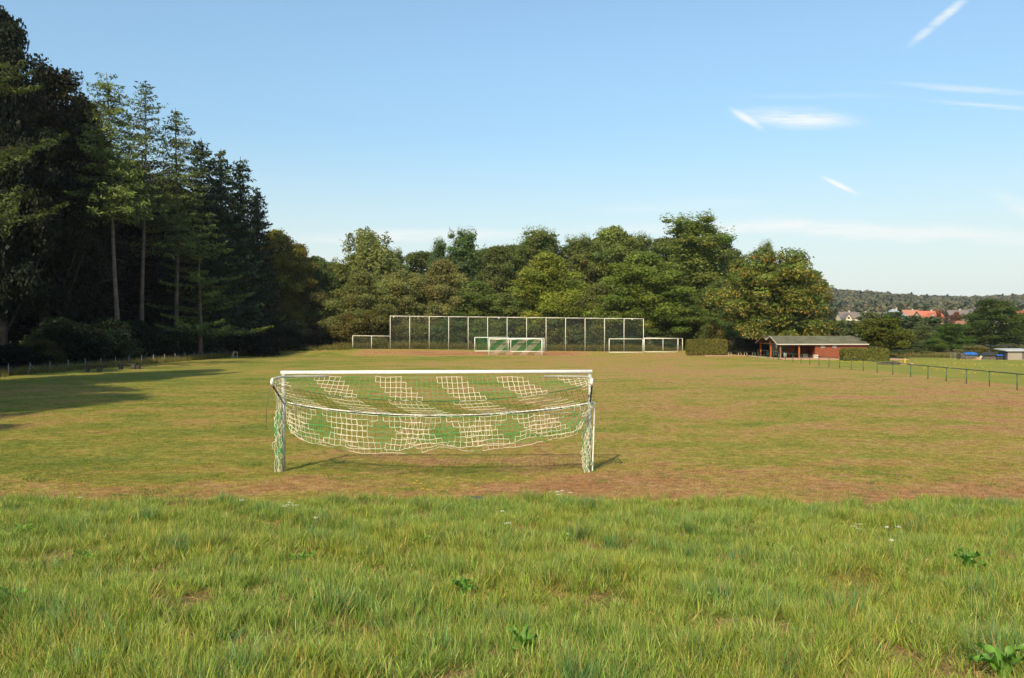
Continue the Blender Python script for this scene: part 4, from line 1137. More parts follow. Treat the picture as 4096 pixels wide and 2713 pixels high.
# middle part: thin cords, dark green instead of bright green
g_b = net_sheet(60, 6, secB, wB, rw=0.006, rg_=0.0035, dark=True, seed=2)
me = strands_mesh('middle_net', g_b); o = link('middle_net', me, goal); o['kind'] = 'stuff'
BOT = [(0.0, 1745), (0.05, 1775), (0.13, 1786), (0.22, 1806), (0.30, 1812), (0.38, 1812), (0.44, 1800), (0.485, 1782), (0.53, 1790), (0.60, 1800), (0.70, 1790), (0.80, 1772), (0.90, 1752), (0.96, 1745), (1.0, 1700)]
def bot_z(u, D):
    for (a, ya), (b, yb) in zip(BOT, BOT[1:]):
        if u <= b:
            yv = ya + (yb - ya) * (u - a) / (b - a); break
    return EYE - (yv - HOR) * D / F
def secC(layer):
    def fn(u, v):
        t = bar_pt(u); s = 4 * u * (1 - u)
        d = t[1] - 0.03 - 0.10 * layer + 0.10 * math.sin(math.pi * v) * (1 if layer else -1) + 0.05 * math.sin(u * 23 + layer * 2)
        zb = bot_z(u, 19.6) + (0.10 if layer else 0.0) + 0.015 * math.sin(u * 40 + layer)
        z = t[2] - 0.03 + (zb - t[2]) * v
        # folds: cords pulled towards the knot in the middle
        pull = math.exp(-((u - 0.49) / 0.06) ** 2)
        z -= 0.10 * pull * math.sin(math.pi * v)
        xs_ = t[0] + (-0.10 if layer else 0.16) * v * (1 - 2 * abs(u - 0.5)) + 0.04 * math.sin(u * 17 + layer * 3) * v
        xs_ -= (u - 0.49) * 1.4 * pull * (1 - v) * 0.8
        # gathered in at both posts
        xs_ += 0.10 * math.exp(-(u / 0.05) ** 2) * v - 0.22 * math.exp(-((1 - u) / 0.05) ** 2) * v
        return (xs_, d, z)
    return fn
wC0 = lambda i, j: 0 <= j < 7 and ((i - j + 4) % 12) < 6
wC1 = lambda i, j: 0 <= j < 6 and ((i + j + 10) % 12) < 5
for L_, wf, nv in ((0, wC0, 7), (1, wC1, 6)):
    me = strands_mesh('hanging_net', net_sheet(60, nv, secC(L_), wf, seed=3 + L_, wob=0.010, hem=(lambda i: (i + 5 * L_) % 13 < 10)))
    o = link('hanging_net', me, goal); o['kind'] = 'stuff'
# net gathered and wound along both posts
for sgn, xp, seed in ((1, GXL, 7), (-1, GXR, 8)):
    rg = np.random.default_rng(seed); gw = ([], []); gg = ([], [])
    for k_ in range(34):
        z = rg.uniform(1.5, 2.1) if (k_ % 3 == 0 and sgn > 0) else rg.uniform(0.3, 1.62)
        zend = max(0.03, z - rg.uniform(0.5, 1.3))
        p = np.array([xp + (rg.uniform(-0.15, 0.02) if sgn > 0 else rg.uniform(-0.15, 0.02)), GD - 0.09 - rg.uniform(0.0, 0.12), z]); t_ = gw if rg.random() < 0.6 else gg
        while p[2] > zend:
            tgt = xp - 0.03 + (-0.05 if sgn > 0 else -0.06)
            q = p + np.array([rg.normal(0, 0.028) + (tgt - p[0]) * 0.16, rg.normal(0, 0.02), -rg.uniform(0.02, 0.10)])
            t_[0].append(p); t_[1].append(q); p = q
    off = np.array([gx, GD, 0])
    me = strands_mesh('gathered_net', [(np.array(gw[0]) - off, np.array(gw[1]) - off, 0.0065, M['cord_white']), (np.array(gg[0]) - off, np.array(gg[1]) - off, 0.007, M['cord_green'])])
    o = link('gathered_net', me, goal); o['kind'] = 'stuff'
# side sheet between left bracket and post
P_, Q_ = [], []
for k_ in range(6):
    t = k_ / 5
    a = lerp(EL, (GXL, GD - 0.05, 2.3), t * 0.9 + 0.05); b = (a[0] * 0.6 + (GXL) * 0.4 + 0.02, a[1] * 0.6 + (GD - .06) * 0.4, 1.55 + 0.08 * t)
    P_.append(np.array(a) - [gx, GD, 0]); Q_.append(np.array(b) - [gx, GD, 0])
me = strands_mesh('side_net', [(P_, Q_, 0.006, M['cord_white'])]); o = link('side_net', me, goal); o['kind'] = 'stuff'

# ------------------------------------------------------------------ far goal
def simple_goal(name, label, x0, x1, D, zb, ht, depth, ground_bar, net_ang=0.0, group=None, r=0.05, rear_only=False, back=True, frame='cream', netw=True, yaw=0.0, nr=(0.012, 0.012), gm='cord_green'):
    cx = (x0 + x1) / 2; w = (x1 - x0)
    o = thing(name, label, 'goal', (cx, D, zb), yaw, group)
    b0 = -w / 2; b1 = w / 2
    MB().tube([(b0 - r, 0, ht), (b1 + r, 0, ht)], r, 10).obj('crossbar', M[frame], o, smooth_=True)
    for xx in (b0, b1): MB().tube([(xx, 0, -0.05 if not ground_bar else r), (xx, 0, ht - r)], r, 10).obj('post', M[frame], o, smooth_=True)
    if ground_bar: MB().tube([(b0 - r, 0, r), (b1 + r, 0, r)], r, 10).obj('ground_bar', M[frame], o, smooth_=True)
    if back:
        for xx in (b0, b1):
            MB().tube([(xx, 0.0, ht - r), (xx, depth * 0.45, ht - 0.1), (xx, depth, 0.05)], 0.022, 6).obj('side_stay', M['alu'], o)
            MB().tube([(xx, 0.06, 0.05), (xx, depth, 0.05)], 0.022, 6).obj('side_ground_bar', M['alu'], o)
        MB().tube([(b0, depth, 0.05), (b1, depth, 0.05)], 0.022, 6).obj('rear_ground_bar', M['alu'], o)
    # net
    cell = 0.16 if w < 6 else 0.17
    nu = int(w / cell); nv = int((ht + depth * 0.4) / cell)
    P = np.zeros((nv + 1, nu + 1, 3))
    for j in range(nv + 1):
        v = j / nv
        for i in range(nu + 1):
            if v < 0.22: q = (0.05 + depth * 0.45 * v / 0.22, ht - r - 0.05 * v / 0.22 * 2)
            else:
                q2 = (v - 0.22) / 0.78; q = (depth * (0.45 + 0.55 * q2) - 0.12 * math.sin(math.pi * q2), (ht - 0.15) * (1 - q2) + 0.05)
            P[j, i] = (b0 + w * i / nu, q[0], q[1] - 0.04 * abs(math.sin(math.pi * i / nu * 4)) * (1 - abs(2 * v - 1)))
    gw = ([], []); gg = ([], [])
    wh = (lambda i, j: netw and ((i - (nv - j) * 1 + 60) % 12) < 6)
    for j in range(nv + 1):
        for i in range(nu):
            t_ = gw if wh(i, j) else gg
            t_[0].append(P[j, i]); t_[1].append(P[j, i + 1])
    for j in range(nv):
        for i in range(nu + 1):
            t_ = gw if wh(i, j) else gg
            t_[0].append(P[j, i]); t_[1].append(P[j + 1, i])
    me = strands_mesh('net', [(gw[0], gw[1], nr[0], M['cord_white']), (gg[0], gg[1], nr[1], M[gm])])
    n_ = link('net', me, o); n_['kind'] = 'stuff'
    return o
def pxx(px, D): return (px - 2048) / F * D
simple_goal('football_goal', 'far full-size football goal with white and green net at the other end', pxx(1956, 120.7), pxx(2168, 120.7), 120.7, 0.02, 2.40, 1.6, False, r=0.065, frame='white', nr=(0.016, 0.010))
zc = hz_(0, 127.3)
simple_goal('training_goal', 'small white training goal left of the pair stored behind the far goal', pxx(1899, 127.3), pxx(2034, 127.3), 127.3, hz_(-3, 127.3) + 0.01, 2.05, 1.2, True, r=0.05, frame='white', group='training goals stored behind the pitch', netw=False, nr=(.01, .007))
simple_goal('training_goal', 'small white training goal right of the pair stored behind the far goal', pxx(2043, 127.0), pxx(2176, 127.0), 127.0, hz_(2.3, 127.0) + 0.01, 2.0, 1.2, True, r=0.05, frame='white', group='training goals stored behind the pitch', yaw=-0.03, netw=False, nr=(.01, .007))
simple_goal('training_goal', 'grey-white training goal stored before the right end of the ball fence, left one', pxx(2437, 126.6), pxx(2572, 126.6), 126.6, hz_(17, 126.6) + 0.01, 2.02, 1.0, True, r=0.055, frame='cream', group='training goals stored behind the pitch', netw=False, nr=(.006, .005), gm='cord_dark')
simple_goal('training_goal', 'grey-white training goal nearest the hedge, standing before the low ball fence', pxx(2577, 126.2), pxx(2712, 126.2), 126.2, hz_(22, 126.2) + 0.01, 2.02, 1.0, True, r=0.055, frame='cream', group='training goals stored behind the pitch', netw=False, nr=(.006, .005), gm='cord_dark')

# ------------------------------------------------------------------ ball fence
BD = 130.5
bf = thing('ball_fence', 'high white-framed wire ball fence behind the far goal with low end bays', 'fence', (0, BD, 0))
def fz(x): return 0.84 - 0.42 * (x + 18.4) / 38.3
bx0, bx1 = pxx(1561, BD), pxx(2574, BD)
NB = 13; st = (bx1 - bx0) / NB
def wire_panel(x0, x1, z00, z01, h0, h1, step=0.16, r=0.005):
    P_, Q_ = [], []
    nn = int((x1 - x0) / step)
    for i in range(1, nn):
        t = i / nn; x_ = x0 + (x1 - x0) * t
        P_.append((x_, 0, z00 + (z01 - z00) * t)); Q_.append((x_, 0, h0 + (h1 - h0) * t))
    mm = int((h0 - z00) / step)
    for j in range(1, mm):
        t = j / mm
        P_.append((x0, 0, z00 + (h0 - z00) * t)); Q_.append((x1, 0, z01 + (h1 - z01) * t))
    return strands_mesh('wire_mesh', [(P_, Q_, r, M['wire'])])
for i in range(NB + 1):
    x_ = bx0 + i * st
    MB().tube([(x_, 0, fz(x_) - 0.3), (x_, 0, fz(x_) + 4.92)], 0.045, 8).obj('post', M['cream'], bf, smooth_=True)
for i in range(NB):
    x_ = bx0 + i * st
    MB().tube([(x_ - 0.06 if i == 0 else x_, 0, fz(x_) + 4.95), (x_ + st + (0.06 if i == NB - 1 else 0), 0, fz(x_ + st) + 4.95)], 0.052, 8).obj('top_rail', M['cream'], bf, smooth_=True)
    o = link('wire_mesh', wire_panel(x_, x_ + st, fz(x_), fz(x_ + st), fz(x_) + 4.9, fz(x_ + st) + 4.9), bf, (0, 0.07, 0)); o['kind'] = 'stuff'
for px_ in (1575, 1995, 2528):
    x_ = pxx(px_, BD)
    MB().tube([(x_ - 0.07, -0.08, fz(x_) + 4.80), (x_ + 0.07, -0.08, fz(x_) + 4.80)], 0.075, 8).obj('clamp', M['white'], bf)
for (pa, pb, hh) in ((1411, 1561, 1.92), (2574, 2730, 2.05)):
    xa, xb = pxx(pa, BD), pxx(pb, BD); xm = (xa + xb) / 2
    for x_ in ([xa, xm] if pa < 2000 else [xm, xb]):
        MB().tube([(x_, 0, fz(x_) - 0.3), (x_, 0, fz(x_) + hh)], 0.048, 8).obj('low_post', M['cream'], bf, smooth_=True)
    MB().tube([(xa, 0, fz(xa) + hh), (xb, 0, fz(xb) + hh)], 0.048, 8).obj('low_rail', M['cream'], bf, smooth_=True)
    for (u0, u1) in ((xa, xm), (xm, xb)):
        o = link('wire_mesh', wire_panel(u0, u1, fz(u0), fz(u1), fz(u0) + hh, fz(u1) + hh), bf, (0, 0.07, 0)); o['kind'] = 'stuff'

# ------------------------------------------------------------------ railing on the right
def rail_x(y):
    t = (y - 50) / (103 - 50)
    return 29.25 + 1.95 * t
rl = thing('railing', 'dark green metal railing running along the right side of the pitch', 'railing', (rail_x(70), 70, 0))
def rloc(x, y, z): return (x - rail_x(70), y - 70, z)
post_y = [38.3, 41.1, 44.0, 47.0] + [50.0, 53.1, 56.0, 58.8, 61.6, 64.5, 67.8, 71.0, 74.1, 77.0, 80.0, 83.0, 86.0, 89.0, 92.0, 95.0, 98.0, 100.8, 103.0] 
RH = 0.93
def rz(x, y): return hz_(x, y)
pm = MB().tube([(0, 0, -0.3), (0, 0, RH - 0.02)], 0.032, 8).mesh('post', M['rail'], True)
for y_ in post_y + [105.6, 110.6]:
    x_ = rail_x(y_)
    link('post', pm, rl, rloc(x_, y_, rz(x_, y_)))
for ya, yb in list(zip(post_y, post_y[1:])) + [(105.6, 110.6)]:
    a = (rail_x(ya), ya, rz(rail_x(ya), ya) + RH); b = (rail_x(yb), yb, rz(rail_x(yb), yb) + RH)
    MB().tube([rloc(*a), rloc(*b)], 0.030, 8).obj('rail', M['rail'], rl, smooth_=True)

# ------------------------------------------------------------------ wire fence on the left
fx = -38.9
wf = thing('wire_fence', 'low wire fence on thin grey posts along the dark wood on the left', 'fence', (fx, 90, 0))
fp = MB().tube([(0, 0, -0.2), (0, 0, 0.92)], 0.030, 6).mesh('post', M['galv'], True)
fys = [54.7 + 3.0 * i for i in range(26)]
for y_ in fys:
    link('post', fp, wf, (0, y_ - 90, hz_(fx, y_)))
for i in (5, 15):
    y_ = fys[i]
    for s_ in (-1.0, 1.0):
        MB().tube([(0.0, y_ - 90, 0.72), (0.35 * abs(s_), y_ - 90 + s_, 0.0)], 0.024, 6).obj('strut', M['galv'], wf, smooth_=True)
for i in range(len(fys) - 1):
    P_, Q_ = [], []
    for zz_ in (0.12, 0.28, 0.44, 0.60, 0.74):
        P_.append((0, fys[i] - 90, zz_)); Q_.append((0, fys[i + 1] - 90, zz_))
    for q in np.arange(fys[i] + 0.3, fys[i + 1], 0.3):
        P_.append((0, q - 90, 0.05)); Q_.append((0, q - 90, 0.74))
    o = link('wire_mesh', strands_mesh('wire_mesh', [(P_, Q_, 0.0035, M['wire'])]), wf); o['kind'] = 'stuff'
gfr = thing('gate_frame', 'small white metal frame with slanted stay near the far end of the wire fence', 'frame', (pxx(940, 111), 111, 0))
for dx in (-0.16, 0.28): MB().tube([(dx, 0, -0.1), (dx, 0, 0.78)], 0.035, 6).obj('upright', M['trim'], gfr)
MB().tube([(-0.2, 0, 0.80), (0.32, 0, 0.80)], 0.03, 6).obj('top_bar', M['trim'], gfr)
MB().tube([(-0.22, 0, 0.76), (-0.5, 0.1, -0.05)], 0.03, 6).obj('stay', M['trim'], gfr)

# timber benches on the left
def timber_bench(x, y, rot, label, n_):
    o = thing('timber_bench', label, 'bench', (x, y, hz_(x, y)), rot, 'timber benches by the wire fence')
    MB().box(-0.78, 0.78, -0.24, 0.24, 0.42, 0.52, 0.02).obj('seat', M['oldwood'], o)
    for s_ in (-0.52, 0.52):
        MB().box(s_ - 0.16, s_ + 0.16, -0.22, 0.22, -0.05, 0.418, 0.02).obj('leg', M['darkconcrete'], o)
    if n_: MB().box(0.80, 1.12, -0.2, 0.2, -0.05, 0.36, 0.03).obj('end_block', M['oldwood'], o)
    return o
timber_bench(pxx(372, 72.5), 72.5, 0.12, 'heavy dark timber bench by the wire fence, nearer of two', 0)
timber_bench(pxx(508, 78), 78, 0.2, 'heavy dark timber bench by the wire fence, farther of two', 1)

# ------------------------------------------------------------------ hedges
def hedge(name, label, x0, x1, y0, y1, zb, zt, col, n_, seed, size=0.075):
    rg = np.random.default_rng(seed)
    o = thing(name, label, 'hedge', ((x0 + x1) / 2, (y0 + y1) / 2, zb))
    w, d, hh = x1 - x0, y1 - y0, zt - zb
    A = np.array([w * hh, w * hh, d * hh, d * hh, w * d]); fsel = rg.choice(5, n_, p=A / A.sum())
    u, v = rg.uniform(-0.5, 0.5, n_), rg.random(n_)
    P = np.zeros((n_, 3)); N = np.zeros((n_, 3))
    for k in range(5):
        m_ = fsel == k
        if k < 2: P[m_] = np.stack([u[m_] * w, np.full(m_.sum(), (-1, 1)[k] * d / 2), v[m_] * hh], 1); N[m_, 1] = (-1, 1)[k]
        elif k < 4: P[m_] = np.stack([np.full(m_.sum(), (-1, 1)[k - 2] * w / 2), u[m_] * d, v[m_] * hh], 1); N[m_, 0] = (-1, 1)[k - 2]
        else: P[m_] = np.stack([u[m_] * w, (v[m_] - 0.5) * d, np.full(m_.sum(), hh)], 1); N[m_, 2] = 1
    depth = np.abs(rg.normal(0, 0.09, n_)) - 0.06 + 0.05 * np.sin(P[:, 0] * 2.7 + seed) * np.cos(P[:, 2] * 3)
    P -= N * depth[:, None]
    corner = np.minimum(1, (w / 2 - np.abs(P[:, 0])) / 0.35 + 0.4)
    P[:, 2] -= (1 - np.clip(corner, 0, 1)) * 0.25 * (P[:, 2] / hh) ** 3
    V_, F_ = leaf_quads(P, N + rg.normal(0, 0.6, (n_, 3)) + [0, 0, 0.3], np.full(n_, size), rg)
    tn = rg.uniform(0.65, 1.35, (n_, 1)) * np.ones((1, 3)); sel = rg.random(n_) < 0.12; tn[sel] *= np.array([1.9, 1.5, 1.2])
    c = link('foliage', np_mesh('foliage', V_, F_, M['leaf'], tn), o); c.color = (*col, 1)
    mb = MB().box(-w / 2 + 0.2, w / 2 - 0.2, -d / 2 + 0.18, d / 2 - 0.18, -0.05, hh - 0.18)
    c = link('inner_twigs', mb.mesh('inner_twigs', M['soil']), o)
    return o
hedge('clipped_hedge', 'long clipped sunlit hedge between the ball fence and the hut', pxx(2748, 119.5), pxx(2905, 119.5), 118.8, 120.3, 0.28, 2.36, (0.165, 0.165, 0.034), 9000, 1, 0.085)
hedge('dark_hedge', 'hedge with its shade put into very dark leaves, behind the benches left of the hut', pxx(2890, 124), pxx(3080, 124), 123.2, 124.8, 0.20, 2.45, (0.022, 0.030, 0.012), 7000, 2, 0.09)  # shade over this hedge is painted as near-black leaf colour
hedge('clipped_hedge', 'low boxy clipped hedge in front of the right end of the hut', pxx(3368, 98.5), pxx(3548, 98.5), 97.8, 99.2, 0.02, 1.47, (0.165, 0.172, 0.034), 9500, 3, 0.07)

# ------------------------------------------------------------------ hut
HX, HY, HZ = 32.6, 106.0, 0.10
hut = thing('clubhouse_hut', 'low red-brown timber hut with mossy green felt roof and open porch', 'hut', (HX, HY, HZ))
MB().box(0.0, 12.0, 0.2, 9.5, -0.4, 0.03).obj('floor_slab', M['concrete'], hut)
prof_main = [(0.0, 1.80), (2.95, 2.79), (4.5, 2.33)]
prof_rear = [(4.5, 2.33), (6.3, 2.79), (9.4, 1.86)]
def roof_sheet(name, prof, x0, x1, mat, t_=0.07, lift=0.0):
    mb = MB()
    for (a, b) in zip(prof, prof[1:]):
        v = [(x0, a[0], a[1] + lift), (x1, a[0], a[1] + lift), (x1, b[0], b[1] + lift), (x0, b[0], b[1] + lift)]
        v += [(q[0], q[1], q[2] - t_) for q in v]
        mb.add(v, [(0, 1, 2, 3), (7, 6, 5, 4), (0, 4, 5, 1), (2, 6, 7, 3), (1, 5, 6, 2), (3, 7, 4, 0)])
    return mb.obj(name, mat, hut)
roof_sheet('roof', prof_main, -0.05, 11.2, M['roof'])
roof_sheet('roof', prof_rear, -0.05, 6.0, M['roof'])
def verge(prof, x):
    for (a, b) in zip(prof, prof[1:]):
        d = Vector((0, b[0] - a[0], b[1] - a[1])).normalized(); n_ = Vector((0, -d.z, d.y))
        p = Vector((x, a[0], a[1])) + n_ * 0.012; q = Vector((x, b[0], b[1])) + n_ * 0.012
        mb = MB(); s_ = -n_ * 0.13
        v = [p, q, q + s_, p + s_]; v2 = [w_ - Vector((0.05, 0, 0)) for w_ in v]
        mb.add(v + v2, [(0, 1, 2, 3), (7, 6, 5, 4), (0, 4, 5, 1), (1, 5, 6, 2), (2, 6, 7, 3), (3, 7, 4, 0)])
        mb.obj('verge_trim', M['trim'], hut)
verge(prof_main, -0.052); verge(prof_rear, -0.054)
MB().box(-0.05, 11.2, -0.075, -0.004, 1.695, 1.82).obj('eaves_trim', M['trim'], hut)
# posts, beams
for (dx, dy, mt, top_) in ((0.30, 8.3, 'redpost', 2.15), (0.35, 4.0, 'redpost', 2.35), (0.45, 0.35, 'greypost', 1.86), (2.75, 0.35, 'redpost', 1.86)):
    p_ = MB().box(dx - 0.085, dx + 0.085, dy - 0.085, dy + 0.085, 0.03, top_, 0.01).obj('post', M[mt], hut)
    if mt == 'greypost': p_['label'] = 'weathered brown post'
MB().box(0.24, 0.40, 0.4, 8.6, 1.72, 1.88).obj('beam', M['greypost'], hut)
MB().box(0.22, 0.42, 3.7, 4.3, 1.885, 2.2).obj('beam_head', M['redpost'], hut)
MB().box(0.1, 4.7, 0.26, 0.40, 1.62, 1.72).obj('eaves_beam', M['darkwood'], hut)
# gable boards high under the roof (dark)
MB().add([(0.50, 0.5, 1.88), (0.50, 2.95, 2.68), (0.50, 4.4, 2.26), (0.50, 4.4, 1.88), (0.56, 0.5, 1.88), (0.56, 2.95, 2.68), (0.56, 4.4, 2.26), (0.56, 4.4, 1.88)], [(3, 2, 1, 0), (4, 5, 6, 7), (0, 1, 5, 4), (1, 2, 6, 5), (2, 3, 7, 6), (3, 0, 4, 7)]).obj('gable_boards', M['darkwood'], hut)
# clapboard walls
def boards(name, x0, x1, y, mat, z0=0.05, z1=1.68, holes=(), step=0.136, along='x'):
    mb = MB(); z = z0; rg = random.Random(int(x0 * 10))
    while z < z1 - 0.02:
        zt = min(z + step - 0.008, z1); segs_ = [(x0, x1)]
        for (a, b, c, d) in holes:
            if zt > c and z < d:
                segs_ = [q for (s0, s1) in segs_ for q in (((s0, min(a, s1)), (max(b, s0), s1)) if (a < s1 and b > s0) else ((s0, s1),)) if q[1] - q[0] > 0.02]
        for (s0, s1) in segs_:
            o_ = rg.uniform(0, 0.006)
            if along == 'x': v = [(s0, y - o_ - 0.028, z), (s1, y - o_ - 0.028, z), (s1, y, z), (s0, y, z), (s0, y - o_ - 0.010, zt), (s1, y - o_ - 0.010, zt), (s1, y, zt), (s0, y, zt)]
            else: v = [(y - o_ - 0.028, s1, z), (y - o_ - 0.028, s0, z), (y, s0, z), (y, s1, z), (y - o_ - 0.010, s1, zt), (y - o_ - 0.010, s0, zt), (y, s0, zt), (y, s1, zt)]
            mb.add(v, [(3, 2, 1, 0), (4, 5, 6, 7), (0, 1, 5, 4), (1, 2, 6, 5), (2, 3, 7, 6), (3, 0, 4, 7)])
        z += step
    o = mb.obj(name, mat, hut); o['kind'] = 'stuff'; return o
win = [(5.38, 5.92, 1.33, 1.62), (6.83, 7.36, 1.33, 1.62)]
boards('front_boards', 4.72, 11.05, 0.30, M['redwood'], holes=win)
MB().box(4.72, 11.05, 0.302, 0.36, 0.03, 1.68).obj('wall', M['darkwood'], hut)
boards('side_boards', 0.36, 2.95, 4.72, M['redwood'], along='y')
MB().box(4.722, 4.78, 0.36, 5.2, 0.03, 1.9).obj('side_wall', M['darkwood'], hut)
boards('back_boards', 0.9, 4.70, 2.95, M['redwood'], z1=2.0, holes=[(1.05, 1.95, 0.9, 1.7), (3.1, 3.95, 0.03, 1.85)])
MB().box(0.9, 4.70, 2.952, 3.02, 0.03, 2.0).obj('back_wall', M['darkwood'], hut)
MB().box(1.05, 1.95, 2.91, 2.95, 0.9, 1.7).obj('shutter', M['darkglass'], hut)
d_ = MB().box(3.12, 3.93, 2.90, 2.95, 0.05, 1.83).obj('door', M['oldwood'], hut)
MB().box(3.80, 3.84, 2.86, 2.90, 0.9, 0.98).obj('handle', M['trim'], d_)
MB().box(11.05, 11.11, 0.3, 5.2, 0.03, 1.75).obj('end_wall', M['redwood'], hut)
for (a, b, c, d) in win:
    f_ = MB().box(a, b, 0.262, 0.275, c, c + 0.04).box(a, b, 0.262, 0.275, d - 0.04, d).box(a, a + 0.04, 0.262, 0.275, c, d).box(b - 0.04, b, 0.262, 0.275, c, d).obj('window_frame', M['trim'], hut)
    MB().box(a + 0.04, b - 0.04, 0.277, 0.29, c + 0.04, d - 0.04).obj('pane', M['glass'], f_)
# paving and small things at the hut
def slab(name, pts, z, t_, mat, kind='structure'):
    n_ = len(pts); v = [(x_, y_, z) for x_, y_ in pts] + [(x_, y_, z - t_) for x_, y_ in pts]
    f = [tuple(range(n_)), tuple(range(2 * n_ - 1, n_ - 1, -1))] + [(i, (i + 1) % n_ + 0, (i + 1) % n_ + n_, i + n_) for i in range(n_)]
    f[2:] = [(i, i + n_, (i + 1) % n_ + n_, (i + 1) % n_) for i in range(n_)]
    o = MB().add(v, f).obj(name, mat); o['kind'] = kind; return o
slab('terrace', [(31.7, 101.2), (46.0, 100.0), (46.0, 106.15), (32.55, 106.15), (32.55, 115.5), (31.7, 115.5)], 0.205, 0.5, M['paving'])
slab('dirt_strip', [(pxx(2815, 117), 116.2), (pxx(3000, 117), 116.2), (pxx(3000, 118), 118.2), (pxx(2815, 118), 118.2)], 0.215, 0.4, M['paving'])
slab('kerb', [(31.50, 103.6), (31.66, 103.6), (31.66, 115.0), (31.50, 115.0)], 0.27, 0.4, M['kerb'])
o = thing('concrete_planter', 'pale square concrete block standing at the hut corner', 'block', (37.05, 105.4, 0.2)); 
MB().box(-0.27, 0.27, -0.22, 0.22, 0, 0.40, 0.03).obj('block', M['concrete'], o); MB().box(-0.2, 0.2, -0.15, 0.15, 0.402, 0.43).obj('soil', M['soil'], o)
o = thing('wooden_crate', 'grey wooden crate beside the pale concrete block under the porch', 'crate', (36.15, 106.6, 0.2))
for k_ in range(4): MB().box(-0.30, 0.30, -0.21, -0.19, 0.02 + k_ * 0.11, 0.11 + k_ * 0.11).obj('slat', M['pallet'], o)
MB().box(-0.30, 0.30, -0.188, 0.2, 0.0, 0.44).obj('crate_body', M['oldwood'], o)
o = thing('waste_bin', 'grey cylindrical waste bin under the porch beside the weathered post', 'bin', (33.9, 107.2, 0.15))
MB().tube([(0, 0, 0), (0, 0, 0.62)], 0.19, 16, 0.21).obj('body', M['galv'], o, smooth_=True); MB().tube([(0, 0, 0.62), (0, 0, 0.66)], 0.22, 16).obj('lid', M['trim'], o)
o = thing('porch_bench', 'plain bench under the porch against the dark back wall', 'bench', (34.4, 108.2, 0.14))
MB().box(-0.75, 0.75, -0.18, 0.18, 0.40, 0.45).obj('seat', M['pallet'], o)
for s_ in (-0.6, 0.6): MB().box(s_ - 0.04, s_ + 0.04, -0.16, 0.16, 0, 0.398).obj('leg', M['oldwood'], o)
# benches before the dark hedge
for i, (pa, pb, lb) in enumerate(((2913, 2966, 'bench with pale square end frames before the dark hedge, left of three'), (2976, 3022, 'bench with pale square end frames before the dark hedge, middle of three'), (3033, 3068, 'bench with pale end frames half behind the left porch post'))):
    D = 117.4; xa, xb = pxx(pa, D), pxx(pb, D); w_ = (xb - xa) / 2
    o = thing('garden_bench', lb, 'bench', ((xa + xb) / 2, D, 0.215), 0, 'benches before the dark hedge')
    MB().box(-w_, w_, -0.17, 0.17, 0.44, 0.48).obj('seat', M['oldwood'], o)
    for s_ in (-w_ + 0.22, w_ - 0.22):
        MB().box(s_ - 0.20, s_ + 0.20, -0.02, 0.02, 0.385, 0.435).box(s_ - 0.20, s_ - 0.14, -0.02, 0.02, 0, 0.384).box(s_ + 0.14, s_ + 0.20, -0.02, 0.02, 0, 0.384).obj('end_frame', M['concrete'], o)
# satellite dish behind the globe maple
o = thing('satellite_dish', 'small grey dish on a pole behind the hut roof left of the globe maple', 'satellite dish', (pxx(3428, 120), 120, 0))
MB().tube([(0, 0, 0), (0, 0, 3.6)], 0.04, 6).obj('pole', M['galv'], o)
mb = MB(); ring_ = [(0.32 * math.cos(a), -0.10, 3.75 + 0.42 * math.sin(a)) for a in np.linspace(0, 6.283, 17)[:-1]]
mb.add([(0, 0.02, 3.75)] + ring_ + [(0, 0.05, 3.75)] + [(p[0], p[1] + 0.02, p[2]) for p in ring_], [(0, 1 + i, 1 + (i + 1) % 16) for i in range(16)] + [(17, 18 + (i + 1) % 16, 18 + i) for i in range(16)] + [(1 + i, 18 + i, 18 + (i + 1) % 16, 1 + (i + 1) % 16) for i in range(16)])
mb.obj('dish', M['trim'], o)

# ------------------------------------------------------------------ things on the meadow
def lumpy(name, w, d, hh, mat, seed, parent=None, nx=18, ny=10, drape=0.3, rough=0.1):
    """a heap or draped sheet: closed height field"""
    rg = np.random.default_rng(seed); v = []; f = []
    for j in range(ny + 1):
        for i in range(nx + 1):
            u, q = i / nx * 2 - 1, j / ny * 2 - 1
            e = max(abs(u), abs(q)); z = hh * (1 - max(0, (e - (1 - drape)) / drape) ** 2) * (1 + rough * rg.normal())
            edge_ = e > 0.999
            v.append((u * w / 2 * (1 + 0.03 * rg.normal()), q * d / 2 * (1 + 0.03 * rg.normal()), -0.05 if edge_ else max(z, 0.02)))
    for j in range(ny):
        for i in range(nx):
            a = j * (nx + 1) + i; f.append((a, a + 1, a + nx + 2, a + nx + 1))
    f.append(tuple([i for i in range(nx, -1, -1)] + [(j) * (nx + 1) for j in range(1, ny + 1)] + [ny * (nx + 1) + i for i in range(1, nx + 1)] + [(j) * (nx + 1) + nx for j in range(ny - 1, 0, -1)]))
    me = bpy.data.meshes.new(name); me.from_pydata(v, [], f); me.materials.append(mat)
    for p in me.polygons: p.use_smooth = len(p.vertices) == 4
    return link(name, me, parent)
D = 105.5
o = thing('tarpaulin_stack', 'stack of grey boards half covered by a bright blue tarpaulin on the meadow', 'stack', (pxx(3872, D), D, 0))
for k_ in range(6):
    MB().box(-1.1, -0.56, -0.5, 0.5, 0.02 + k_ * 0.125, 0.13 + k_ * 0.125).obj('board', M['pallet'], o)
MB().box(-0.54, 0.95, -0.5, 0.5, 0.0, 0.66).obj('stack_body', M['pallet'], o)
t_ = lumpy('tarpaulin', 1.65, 1.16, 0.30, M['bluetarp'], 4, o, drape=0.5); t_.location = (0.18, 0, 0.60)
